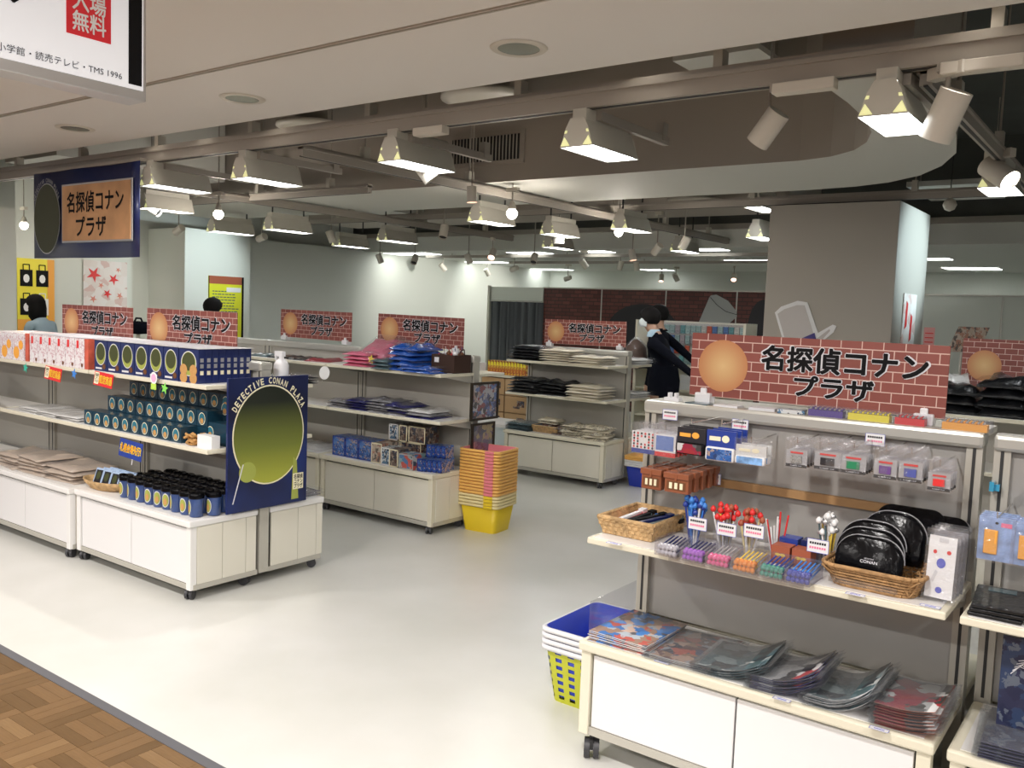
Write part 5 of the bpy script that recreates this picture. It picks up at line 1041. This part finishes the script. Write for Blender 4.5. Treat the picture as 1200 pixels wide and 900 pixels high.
t = thing('clear_file_pad', 'clear plastic pad lying in front of the black pouches', 'pad', (-.655, 2.635, zs+.012), (0, 0, 0)); MB().box(-.095, .095, -.02, .03, 0, .016).build('pad', M['film'], t)
t = thing('pouch_riser', 'grey riser under the two black pouches at the back of the shelf', 'stand', (-.57, 2.90, zs)); MB().box(-.15, .13, -.045, .045, 0, .125).build('riser', M['steel'], t)
# clear bags with printed strip at the end of the shelf
for k in range(4):
    t = thing('strip_bag', f'clear bag with a tall white printed strip, {ORD[k]} from the front', 'bag', (-.462+k*.004, 2.665+k*.03, zs), (-.10, 0, -.08), 'clear bags with printed strips')
    MB().box(-.038, .034, 0, .003, .012, .185).build('printed_strip', M['paper' if k == 0 else 'packgrey'], t)
    if k == 0:
        b = MB(); b.box(-.012, .012, -.001, 0, .168, .18, 2); b.disc((-.02, -.001, .14), .005, .006, n=8, mi=0); b.disc((.016, -.001, .142), .006, .006, n=8, mi=0); b.disc((-.002, -.001, .11), .012, .014, n=12, mi=1); b.disc((-.002, -.001, .035), .009, .009, n=10, mi=1)
        b.prism([(-.025, .06), (-.018, .056), (-.008, .085), (-.015, .09)], .001, .0014, 2, Matrix.Rotation(PI/2, 4, 'X')); b.build('picture', MATS('red', 'blueink', 'board'), t)
    s = MB(); kk = 6; vs = [((i/(kk-1)-.5)*.09, -.005+rnd.uniform(-.003, .003), z) for z in (0, .1, .205) for i in range(kk)]; s.add(vs, [(q*kk+i, q*kk+i+1, (q+1)*kk+i+1, (q+1)*kk+i) for q in range(2) for i in range(kk-1)], 0, True); s.build('clear_bag', M['film'], t)
# clear files on the deck: thin bent sheets in clear sleeves
def file_stack(P, n, W, D, pic, m2, what, bend, seed, rz, lift=.0045, sleeve=True, cat='clear file'):
    r = random.Random(seed)
    for k in range(n):
        t = thing('clear_file', f'{what}, {stack_word(k, n)}' if n > 1 else what, cat, (P[0]+r.uniform(-.006, .006), P[1]+r.uniform(-.006, .006), P[2]+k*lift), (0, 0, rz+r.uniform(-.04, .04)), 'clear files on the near deck')
        b = MB(); nx = 9; vs = []
        for j in range(2):
            for i in range(nx): u = i/(nx-1); vs.append(((u-.5)*W*(1-.08*bend*u), (j-.5)*D, bend*.11*max(0, u-.35)**1.6+.0015))
        m_ = len(vs); vs += [(x, y, z-.002) for x, y, z in vs]
        fs = [(i, i+1, nx+i+1, nx+i) for i in range(nx-1)]+[(m_+nx+i, m_+nx+i+1, m_+i+1, m_+i) for i in range(nx-1)]+[(m_+i, m_+i+1, i+1, i) for i in range(nx-1)]+[(nx+i, nx+i+1, m_+nx+i+1, m_+nx+i) for i in range(nx-1)]+[(m_, 0, nx, m_+nx), (nx-1, m_+nx-1, m_+2*nx-1, 2*nx-1)]
        b.add(vs, fs, 0, True); b.I = [0]*(nx-1)+[1]*(len(fs)-nx+1); b.build('printed_sheet', [pic, M[m2]], t)
        if sleeve: 
            s = MB(); vs = [((i/(nx-1)-.5)*(W+.03), (j-.5)*(D+.03), bend*.11*max(0, i/(nx-1)-.35)**1.6+.004) for j in range(2) for i in range(nx)]; s.add(vs, [(i, i+1, nx+i+1, nx+i) for i in range(nx-1)], 0, True); s.build('clear_sleeve', M['filmdark'], t)
zk = .4230
PA = blotch('group picture bright', [(.05, .16, .42), (.30, .20, .15), (.10, .10, .12), (.55, .40, .32), (.07, .22, .55), (.45, .10, .08), (.4, .45, .5)], 24, seed=21); PB = blotch('group picture dark', [(.03, .03, .06), (.25, .15, .10), (.06, .08, .14), (.42, .28, .22), (.12, .05, .05), (.3, .32, .36), (.38, .08, .06)], 24, seed=22)
file_stack((-1.425, 2.735, zk), 6, .225, .30, PA, 'whiteplastic', 'bright blue picture file at the left of the deck', 0, 91, .0, .006, False)
file_stack((-1.20, 2.735, zk), 4, .215, .30, PB, 'paper', 'dark picture file second stack from the left', .1, 92, .0, .004)
file_stack((-1.03, 2.72, zk), 5, .22, .25, PICS[2], 'packteal', 'grey green clear file in the third stack', .95, 93, .05, .006)
file_stack((-.86, 2.71, zk), 7, .20, .24, PICS[3], 'packnavy', 'black clear file in the fourth stack', 1.0, 94, .05, .006)
file_stack((-.69, 2.71, zk), 6, .19, .25, PICS[2], 'board', 'grey clear file in the fifth stack', 1.2, 95, .02, .006)
file_stack((-.505, 2.70, zk), 9, .16, .24, PICS[4], mat_name if (mat_name := 'darkredcard') in M else 'redbrown', 'red edged clear file in the right-hand stack', .35, 96, .0, .008)
t = thing('acrylic_divider', 'clear upright plastic sheet at the left end of the deck', 'divider', (-1.545, 2.63, zk)); MB().box(0, .003, -.03, .30, 0, .13).build('sheet', M['acrylic'], t)
# next rack at the picture edge
for k, (px0, px1, py0, py1, s) in enumerate([(1148, 1186, 604, 661, 'left'), (1189, 1226, 612, 668, 'right')]):
    def f_blue(t, W, H_):
        MB().box(-W/2, W/2, 0, .010, 0, H_).build('card', mat('sky blue card', (.28, .40, .68), .4, var=.35, vscale=30), t); MB().box(-W*.33, W*.06, -.006, 0, H_*.15, H_*.72).build('gold_piece', M['orange'], t, bevel=.003); MB().disc((0, -.001, H_*.88), W*.05, H_*.03, n=10).build('hang_hole', M['ink'], t); MB().box(W*.12, W*.42, -.001, 0, H_*.80, H_*.90).build('red_title', M['pinkink'], t)
    hang('blue_card_pack', px0, px1, py0, py1, 2.74, 4, .028, f'sky blue card with an orange plate, {s} hook', 'card', f_blue, 'sky blue hanging cards', filmtop=.05)
for k, (x_, w_) in enumerate(((-.315, .13), (-.17, .13))):
    for q in range(3): 
        t = thing('black_folder', f'flat black packet on the edge rack shelf, {stack_word(q, 3)} of the {["left", "right"][k]} pile', 'packet', (x_, 2.72, zs+q*.012), (0, 0, .04*q), 'flat black packets'); MB().box(-w_/2, w_/2, -.11, .11, 0, .010).build('packet', M['packblack'], t, bevel=.003)
        if q == 2: MB().box(-.035, .035, .05, .09, .0105, .0115).build('label_card', M['packteal'], t)
for k in range(2): 
    t = thing('dark_fish_bag', f'deep blue bag with pale strokes hanging at the picture edge, {["front", "rear"][k]}', 'bag', (-.245+k*.03, 2.70+k*.10, .47), (0, 0, 0), 'deep blue hanging bags'); MB().box(-.055, .07, 0, .01, 0, .25).build('bag', M['fish'], t)
    b = MB()
    for q in range(5): b.tube([(-.03+q*.004, -.002, .15+q*.01), (-.01+q*.006, -.002, .175+q*.006), (.015+q*.006, -.002, .17-q*.012)], .0012, 5)
    b.build('pale_strokes', M['silvertxt'], t)
file_stack((-.24, 2.70, zk), 6, .17, .26, M['fish'], 'packnavy', 'violet blue clear file at the bottom right corner', .1, 98, .05, .009)
for k, (x_, z_) in enumerate(((-.395, 1.07), (-.29, 1.065))):
    t = thing('blue_hook_rail', f'translucent blue hook holder, {["left", "right"][k]} one by the gap between racks', 'hook', (x_, 2.968, z_)); MB().box(0, .09 if k else .025, -.02, .0, 0, .02).box(0, .012, -.035, 0, 0, .028).build('holder', mat('blue acrylic', (.05, .35, .55), .15, coat=.6), t)

# ================================================================ BEHIND THE RACKS
# printed partition of panels, first three with dark brick wallpaper, then plain
YP = 12.3; x = -8.476
for k in range(11):
    t = thing('partition_panel', (f'dark brick wallpaper panel, {ORD[k]} from the grey curtain' if k < 4 else f'plain pale partition panel, {ORD[k-4]} right of the brick wallpaper'), 'partition', (x, YP, 0), 0, 'partition panels'); w_ = 1.135
    o = MB().box(0, w_-.02, 0, .03, .03, 1.94).build('panel', DARKBRICK if k < 4 else M['wall'], t)
    MB().box(-.02, .0, -.005, .035, 0, 1.96).box(0, w_-.02, -.005, .035, 1.94, 1.96).build('aluminium_frame', M['rail'], t); x += w_
# large printed hats and dark shapes on the wallpaper (plain hats only)
t = thing('printed_hat', 'large printed pale grey top hat on the brick wallpaper', 'print', at(838, 375, 'y', 12.29)); MB().prism([(-.22, -.34), (.12, .52), (.16, .58), (.30, .60), (.60, .46), (.82, .22), (.84, .10), (.35, -.36)], 0, .004, 0, Matrix.Rotation(PI/2, 4, 'X')@Matrix.Scale(.62, 4)@Matrix.Translation((-.3, 0, 0))).build('hat_print', M['hatgrey'], t)
MB().tube([(-.09, -.006, .33), (.02, -.006, .22), (.16, -.006, .13), (.33, -.006, .09)], .004, 5).build('brim_line', M['darkprint'], t)
for px, py, rx, rz_, s in ((752, 388, .62, .42, 'wide dark rounded print behind the masked man'), (893, 386, .22, .42, 'dark rounded print beside the square column')):
    p = at(px, py, 'y', 12.29); t = thing('dark_print', s, 'print', p); o = MB(); o.disc((0, 0, 0), rx, rz_, n=30).build('shape', M['darkprint'], t)
t = thing('fitting_room', 'curtained fitting booth with grey curtain beside the brick wallpaper', 'booth', (-9.0, 12.25, 0))
b = MB(); n = 60; v = [(-.55+1.08*i/n, .05*math.sin(i*.75)+.02*math.sin(i*2.1), z) for z in (.08, 1.70) for i in range(n+1)]; b.add(v, [(i, i+1, n+2+i, n+1+i) for i in range(n)], 0, True); b.build('curtain', M['curtain'], t)
MB().tube([(-.57, 0, 1.71), (.52, 0, 1.71)], .012, 8).build('curtain_rail', M['rail'], t); MB().box(-.6, .52, .03, .06, 1.72, 1.95).build('header_panel', M['wall'], t); MB().box(-.62, -.58, -.02, .04, 0, 1.97).build('frame_post', M['steel'], t)
b = MB()
for i in range(16): b.tube([(-.54+i*.069, 0, 1.695), (-.54+i*.069, -.012, 1.715), (-.54+i*.069, .012, 1.72)], .003, 5)
tag(b.build('curtain_rings', M['chrome'], t), kind='stuff')
# top hat cut-out standing before the column
t = thing('hat_standee', 'cut-out pale top hat with indigo band on the square column', 'cut-out', at(935, 392, 'y', 7.112), (0, 0, 0))
Tm = Matrix.Rotation(PI/2, 4, 'X')
hatp = [(-.20, .17), (-.15, .22), (-.02, .27), (.06, .26), (.16, .02), (.27, .09), (.30, .08), (.28, .03), (.16, -.08), (.12, -.25), (-.10, -.25), (-.12, -.05)]
MB().prism(hatp, 0, .006, 0, Tm).build('white_edge', M['paper'], t, (0, .004, 0)); MB().prism([(-.175, .16), (-.12, .20), (-.02, .235), (.04, .235), (.13, .0), (-.08, -.10)], 0, .003, 0, Tm).build('hat_print', M['hatwhite'], t, (0, -.003, 0))
MB().prism([(-.09, -.09), (.135, .02), (.15, -.03), (-.04, -.13)], 0, .002, 0, Tm).build('hat_band', M['hatband'], t, (0, -.007, 0)); MB().prism([(-.04, -.13), (.15, -.03), (.25, .055), (.255, .04), (.15, -.09), (.04, -.16)], 0, .002, 0, Tm).build('brim', M['hatwhite'], t, (0, -.006, 0))
# posters
def poster(P, W, H_, rz, m, label, cat='poster', e=None):
    t = thing('wall_poster', label, cat, P, (0, 0, rz)); MB().box(-W/2, W/2, 0, .008, 0, H_).build('sheet', m, t); return t
# left-hand wall posters (face +x)
t = poster((-10.62, 5.02, 1.08), .42, .86, PI/2, M['yellow'], 'yellow poster of printed carrier bags behind the left rack')
MB().box(.13, .21, -.002, 0, 0, .86).build('orange_band', M['orange'], t); MB().box(-.21, .21, -.0025, -.0005, 0, .16).build('orange_foot', M['orange'], t)
for i in range(2):
    for j in range(2):
        b = MB(); b.box(-.07, .07, -.004, -.002, 0, .19, 0); b.tube([(-.035, -.003, .19), (-.035, -.003, .25), (.035, -.003, .25), (.035, -.003, .19)], .006, 5); b.disc((0, -.005, .09), .035, .05, n=10, mi=1); b.build('printed_bag', [M['ink'], M['paper']] if not (i == 1 and j == 0) else [M['paper'], M['red']], t, (-.11+i*.18, 0, .54-.33*(1-j)))
t = poster((-10.62, 5.86, .95), .56, 1.02, PI/2, M['maple'], 'large pale poster of red maple leaves on the left wall')
for (x_, z_, s_) in ((-.15, .85, .10), (.10, .80, .075), (.02, .62, .06), (-.16, .55, .05), (.18, .60, .045), (-.06, .72, .04), (.16, .92, .035), (-.12, .35, .06), (.16, .40, .05)):
    b = MB(); b.prism([(s_*(1 if i % 2 == 0 else .35)*math.sin(PI*i/5+.5), s_*(1 if i % 2 == 0 else .35)*math.cos(PI*i/5+.5)) for i in range(10)], 0, .002, 0, Tm); b.build('leaf_print', M['red'] if s_ > .055 else mat('pale red', (.72, .25, .18), .5), t, (x_, -.001, z_))
t = poster((-9.84, 7.05, 1.05), .53, .80, PI/2, mat('acid yellow sheet', (.75, .76, .03), .5), 'yellow notice with black border on the pilaster')
MB().box(-.265, .265, -.002, 0, .70, .80).build('heading_band', M['redbrown'], t); MB().box(.235, .265, -.0025, 0, 0, .8).box(-.265, -.255, -.0025, 0, 0, .8).build('dark_edge', M['ink'], t)
b = MB(); rr = random.Random(3)
for i in range(15):
    x_ = -.21
    for k in range(7): w_ = rr.uniform(.02, .055); b.box(x_, x_+w_, -.003, -.002, .60-i*.037, .612-i*.037); x_ += w_+.01
    if rr.random() < .2: continue
tag(b.build('text_lines', M['packteal'], t), kind='stuff'); MB().box(.0, .22, -.004, -.002, .60, .66).build('white_strip', M['paper'], t)
t = poster((-1.69, 7.62, 1.0), .42, .80, PI/2, M['maple'], 'tall maple leaf poster on the side of the square column')
for x_, z_ in ((-.12, .62), (.05, .52)): MB().prism([(-.03, -.1), (.03, -.08), (.04, .1), (-.01, .12)], 0, .002, 0, Tm).build('leaf_print', M['red'], t, (x_, -.001, z_))

# bookcase with comics and brown cartons
t = thing('bookcase', 'low cream bookcase of comics behind the framed puzzles', 'bookcase', (-6.9, 7.9, 0)); 
MB().box(0, 1.32, 0, .42, .80, .825).build('top_board', M['cream'], t); MB().box(0, 1.32, .40, .42, 0, .80).build('rear_board', M['creampanel'], t)
for x_ in (0, .60, 1.29): MB().box(x_, x_+.03, 0, .40, 0, .80).build('upright', M['cream'], t)
MB().box(0, 1.32, .0, .42, 0, .03).build('base', M['cream'], t)
for c in range(2):
    for r_ in range(4):
        t = thing('brown_carton', f'brown cardboard carton in the low bookcase, {["left", "right"][c]} column, {stack_word(r_, 4)}', 'carton', (-6.26+c*.335+.0, 7.91, .035+r_*.19), 0, 'brown cartons in the bookcase'); MB().box(0, .32, 0, .36, 0, .182).build('carton', M['card_box'], t)
        MB().box(.17, .27, -.002, 0, .07, .14).box(.12, .21, -.0025, -.001, .05, .075).build('printed_label', M['darkbox'], t)
for k in range(13):
    t = thing('comic_book', f'orange spined comic, {ORD[k]} from the left of the upright row', 'book', (-6.20+k*.041, 7.93, .8265), 0, 'orange comics on the bookcase'); MB().box(0, .037, 0, .12, 0, .155).build('cover', M['manga'], t); MB().box(.004, .033, -.001, 0, .10, .14).build('spine_title', M['yellow'], t)
for k in range(8):
    t = thing('comic_book', f'white spined book, {ORD[k]} from the left behind the framed puzzles', 'book', (-6.80+k*.062, 7.93, .8265), 0, 'white books on the bookcase'); MB().box(0, .055, 0, .11, 0, .115).build('cover', M['paper'], t); MB().box(.01, .045, -.001, 0, .08, .105).build('spine_title', M['board'], t)
t = thing('white_table', 'low white table end peeping left of the far rack', 'table', (-5.45, 6.9, 0)); MB().box(-.15, .30, 0, .45, .40, .43).build('top', M['white'], t); MB().box(-.13, .28, .02, .43, .08, .40).build('cabinet', mat('pale blue white board', (.62, .70, .72), .4), t); 
for x_ in (-.1, .25): caster(t, x_, .06)
# rear shelf of small hanging goods, beyond the masked man
t = thing('goods_shelf', 'white rear shelving full of small carded goods', 'shelf', (-5.05, 9.25, 0)); MB().box(0, 1.35, .3, .33, 0, 1.5).build('back_board', M['creampanel'], t)
for z in (.72, 1.0, .40): MB().box(0, 1.35, 0, .30, z-.02, z).build('shelf', M['cream'], t)
for x_ in (0, 1.32): MB().box(x_, x_+.03, 0, .30, 0, 1.5).build('upright', M['cream'], t)
cm = MB().box(0, .055, 0, .02, 0, .095)
cms = [cm.mesh('card', mat('carded good', c, .35, coat=.4, var=.4, vscale=60)) for c in ((.30, .42, .42), (.08, .16, .36), (.5, .09, .05), (.5, .5, .46), (.12, .3, .32), (.35, .30, .32))]
for r_ in range(4):
    for c in range(19):
        o = inst('carded_trinket', cms[rnd.randrange(6) if rnd.random() < .7 else 0], None, (-4.98+c*.066, 9.32-.03*(3-r_)*.0+.16, 1.005+r_*.118)); tag(o, f'small carded trinket on the rear shelving, {["lowest", "second", "third", "top"][r_]} row, {ORD[c]} from the left', 'trinket', 'carded trinkets on the rear shelving')
t = thing('trinket_rack', 'clear tiered stand holding the carded trinkets', 'stand', (-5.0, 9.44, 1.0))
for r_ in range(4): MB().box(0, 1.28, -.0+.02, .05, r_*.118-.0+.0, r_*.118+.003).build('tier', M['acrylic'], t)
MB().box(0, 1.28, .05, .055, 0, .48).build('rear_sheet', M['acrylic'], t)
for k, (x_, s) in enumerate(((-4.45, 'left'), (-4.25, 'right'))):
    t = thing('storage_tub', f'pale storage tub on the lower rear shelf, {s} one', 'tub', (x_, 9.25, .7215)); MB().box(0, .16, 0, .2, 0, .17).build('tub', M['packwhite' if k == 0 else 'packgrey'], t, bevel=.01)
# brown plush shape left of the masked man
t = thing('wrapped_plush', 'brown plush toy in clear plastic between the sign and masked man', 'plush', at(745, 415, 'y', 8.8)); MB().lathe([(0, -.16), (.10, -.14), (.13, -.03), (.11, .08), (.06, .14), (0, .17)], n=14).build('plush', mat('brown plush', (.16, .09, .06), .9, bump=.5, bscale=60), t); MB().lathe([(0, -.17), (.12, -.15), (.15, -.03), (.12, .1), (.05, .17), (.01, .2)], n=12).build('clear_bag', M['film'], t)
MB().cyl((0, 0, -1.22), (0, 0, -.16), .02, .02, 8).build('stand', M['cream'], t)
# rack on the right with glossy black bags
rack('cream display rack of glossy black bags at the right edge', -1.10, .05, 5.55, 6.02, 0, [(1.05, .44), (.74, .44)], [], zt=1.15, deckm='cream', panelm='creampanel', ends=(-1,))
for q, (x_, n) in enumerate([(-.98, 3), (-.72, 4), (-.42, 3), (-.15, 3)]):
    pile(n, (x_, 5.78, 1.0515), .26, .34, .052, 'packblack', 'glossy black wrapped bag', f'{ORD[q]} from left at the right edge', 'bag', 110+q, 'glossy black wrapped bags', name='black_bag', crumple=.016, drz=.15)
pack('wrapped_bag', .16, .2, .10, 'packwhite', 'clear crumpled bag heap behind the black bags', 'bag', (-1.02, 5.95, 1.15), .2, 120, 'clear crumpled bags', crumple=.02, sleeve=False)

# ================================================================ PEOPLE
def skin_body(name, joints, bones, root, mats_, parent, assign, sub=2):
    me = bpy.data.meshes.new(name); names = list(joints); me.from_pydata([joints[k][0] for k in names], [(names.index(a), names.index(b)) for a, b in bones], []); o = bpy.data.objects.new(name, me); C.objects.link(o)
    s = o.modifiers.new('s', 'SKIN'); 
    for i, k in enumerate(names):
        r = joints[k][1]; r = r if hasattr(r, '__len__') else (r, r); me.skin_vertices[0].data[i].radius = r; me.skin_vertices[0].data[i].use_root = (k == root)
    o.modifiers.new('d', 'SUBSURF').levels = sub; bpy.context.view_layer.update()
    dg = bpy.context.evaluated_depsgraph_get(); nm = bpy.data.meshes.new_from_object(o.evaluated_get(dg)); bpy.data.objects.remove(o)
    nm.materials.clear(); [nm.materials.append(q) for q in mats_]
    for p in nm.polygons: p.use_smooth = True; p.material_index = assign(p.center)
    return inst(name, nm, parent)
def person(label, P, rz, cloth, lean=.0, arm_r='back', arm_l='down', hair='short', masked=False, height=1.68, head_pitch=0, collar=True, top='suit'):
    """figure in local axes: faces -y, x to its left-hand side"""
    k = height/1.70; t = thing('person', label, 'person', P, (0, 0, rz)); L = lambda x, y, z: Vector((x*k, (y-lean*max(0, z-.9))*k, z*k))
    J = {'pelvis': (L(0, 0, .92), (.145*k, .11*k)), 'waist': (L(0, .0, 1.06), (.135*k, .10*k)), 'chest': (L(0, .0, 1.26), (.165*k, .115*k)), 'neckb': (L(0, .01, 1.40), (.10*k, .075*k)), 'neck': (L(0, .0, 1.455), .054*k), 'headb': (L(0, -.015, 1.535), (.068*k, .078*k)), 'headt': (L(0, -.01, 1.615), (.074*k, .088*k))}
    B = [('pelvis', 'waist'), ('waist', 'chest'), ('chest', 'neckb'), ('neckb', 'neck'), ('neck', 'headb'), ('headb', 'headt')]
    for s, n_ in ((1, 'l'), (-1, 'r')):
        J['hip'+n_] = (L(s*.09, 0, .86), .088*k); J['knee'+n_] = (L(s*.10, -.02, .48), .062*k); J['ank'+n_] = (L(s*.10, .01, .09), .045*k); J['toe'+n_] = (L(s*.11, -.15, .04), (.04*k, .03*k))
        B += [('pelvis', 'hip'+n_), ('hip'+n_, 'knee'+n_), ('knee'+n_, 'ank'+n_), ('ank'+n_, 'toe'+n_)]
        J['sh'+n_] = (L(s*.175, .01, 1.36), .062*k)
        md = arm_l if s > 0 else arm_r
        if md == 'back': e = (s*.24, .24, 1.16); h = (s*.25, .44, .98)
        elif md == 'fwd': e = (s*.24, -.08, 1.10); h = (s*.16, -.34, 1.08)
        else: e = (s*.25, .03, 1.08); h = (s*.25, -.03, .82)
        sh = Vector((s*.175, .01, 1.36)); e = Vector(e); h = Vector(h); J['el'+n_] = (L(*e), .045*k); J['wr'+n_] = (L(*h), .030*k)
        d = (h-e).normalized(); pm = h+d*.05; J['pal'+n_] = (L(*pm), (.036*k, .022*k)); B += [('chest', 'sh'+n_), ('sh'+n_, 'el'+n_), ('el'+n_, 'wr'+n_), ('wr'+n_, 'pal'+n_)]
        sd = d.orthogonal().normalized(); 
        for q in range(4):
            off = sd*(q-1.5)*.020; l_ = [.066, .076, .072, .056][q]; curl = Vector((0, -.012, -.006))
            J[f'f{q}a{n_}'] = (L(*(pm+off+d*.035)), .0095*k); J[f'f{q}b{n_}'] = (L(*(pm+off*1.15+d*(.035+l_*.5)+curl)), .009*k); J[f'f{q}c{n_}'] = (L(*(pm+off*1.2+d*(.035+l_)+curl*3)), .0075*k); B += [('pal'+n_, f'f{q}a{n_}'), (f'f{q}a{n_}', f'f{q}b{n_}'), (f'f{q}b{n_}', f'f{q}c{n_}')]
        J['tha'+n_] = (L(*(h+d*.02-sd*.035)), .011*k); J['thb'+n_] = (L(*(h+d*.055-sd*.055+curl)), .009*k); B += [('wr'+n_, 'tha'+n_), ('tha'+n_, 'thb'+n_)]
    ws = [J['wrl'][0], J['wrr'][0]]; es = [J['ell'][0], J['elr'][0]]; zn = 1.445*k
    def asg(c):
        if c.z > zn and abs(c.x) < .12*k: return 1
        for w_, e_ in zip(ws, es):
            if (c-w_).dot((w_-e_).normalized()) > -.005*k and (c-w_).length < .24*k: return 1
        if c.z < .085*k: return 2
        return 0
    skin_body('body', J, B, 'pelvis', [M[cloth], M['skin'], M['black']], t, asg)
    hc = L(0, -.012, 1.585)
    # hair: cap over the skull
    hb = MB(); n = 20; rows = []
    for j in range(9):
        ph = j/8*2.35
        for i in range(n):
            a = 2*PI*i/n; front = max(0, -math.sin(a)); ph2 = min(ph, 2.35-1.25*front); rows.append((hc.x+.100*k*math.sin(ph2)*math.cos(a)*(1+.04*math.sin(5*a)), hc.y+.010+.116*k*math.sin(ph2)*math.sin(a), hc.z+.030*k+.106*k*math.cos(ph2)))
    hb.add(rows, [(j*n+i, j*n+(i+1) % n, (j+1)*n+(i+1) % n, (j+1)*n+i) for j in range(8) for i in range(n)], 0, True); ho = hb.build('hair', M['hair'], t); ho.modifiers.new('s', 'SOLIDIFY').thickness = -.012
    if hair == 'long':
        MB().lathe([(.085*k, .06*k), (.10*k, -.04*k), (.098*k, -.14*k), (.06*k, -.2*k), (0, -.2*k)], (hc.x, hc.y+.04*k, hc.z), 16).build('long_hair', M['hair'], t)
    f = MB()
    for s in (-1, 1): f.lathe([(0, -.007), (.010, -.003), (.011, .002), (0, .007)], (hc.x+s*.028*k, hc.y-.079*k, hc.z+.002), 10)
    f.build('eyes', M['ink'], t)
    nb = MB(); nb.add([Vector(v)*k+hc for v in ((-.010, -.074, .0), (.010, -.074, .0), (0, -.072, .018), (-.016, -.076, -.028), (.016, -.076, -.028), (0, -.102, -.026))], [(0, 1, 2), (0, 5, 1), (0, 3, 5), (1, 5, 4), (3, 4, 5)], 0, True).build('nose', M['skin'], t)
    for s in (-1, 1): MB().lathe([(0, -.022), (.010, -.01), (.012, .01), (0, .022)], (hc.x+s*.074*k, hc.y+.01, hc.z-.01), 8).build('ear', M['skin'], t)
    MB().box(hc.x-.022*k, hc.x+.022*k, hc.y-.081*k, hc.y-.072*k, hc.z-.052*k, hc.z-.045*k).build('mouth', M['redbrown'], t)
    if masked:
        mb = MB(); v = []; nn = 9
        for j in range(5):
            zz = hc.z+.010*k-.085*k*j/4; bulge = .022*math.sin(PI*j/4)
            for i in range(nn): a = PI*(i/(nn-1))+PI; v.append((hc.x+.079*k*math.cos(a), hc.y+.004+(.088*k+bulge)*math.sin(a), zz))
        mb.add(v, [(j*nn+i, j*nn+i+1, (j+1)*nn+i+1, (j+1)*nn+i) for j in range(4) for i in range(nn-1)], 0, True); mb.build('face_mask', M['mask'], t).modifiers.new('s', 'SOLIDIFY').thickness = .004
    if collar:
        nk = J['neck'][0]; MB().lathe([(.072*k, -.05*k), (.066*k, -.01*k), (.060*k, .028*k), (.05*k, .03*k)], (nk.x, nk.y, nk.z), 16).build('shirt_collar', M['shirt'], t)
        j = MB(); c = J['chest'][0]; j.lathe([(.165*k, -.46*k), (.170*k, -.3*k), (.14*k, -.15*k)], (c.x, c.y+.06, c.z), 18); o = j.build('jacket_hem', M[cloth], t); 
    return t
person('person in a dark suit and white mask leaning left behind the far rack', (-3.98, 8.05, 0), -1.40, 'suit', lean=.36, arm_r='fwd', arm_l='back', masked=True, height=1.62)
person('person with black hair half hidden behind the masked one', (-4.46, 8.75, 0), -1.5, 'suit', lean=.05, height=1.66, collar=False)
person('person with long dark hair bending down at the far left in pale blue knit', (-9.75, 4.75, 0), -1.2, 'knit', lean=.30, hair='long', height=1.52, collar=False, arm_l='fwd', arm_r='fwd')
person('person seen only as black hair above the sign beside the yellow notice', (-8.05, 5.60, 0), 3.3, 'suit', lean=.0, height=1.555, collar=False)
t = thing('dark_bag', 'small black bag on a stand behind the left brick-patterned sign', 'bag', at(162, 384, 'y', 5.2)); MB().lathe([(0, -.07), (.12, -.06), (.16, 0), (.14, .06), (.0, .07)], n=14).tube([(-.10, 0, .03), (-.04, 0, .10), (.05, 0, .10), (.10, 0, .03)], .01, 6).build('bag', M['suit'], t); MB().cyl((0, 0, -1.22), (0, 0, -.06), .02, .02, 8).box(-.2, .2, -.2, .2, -1.235, -1.215).build('stand', M['cream'], t)
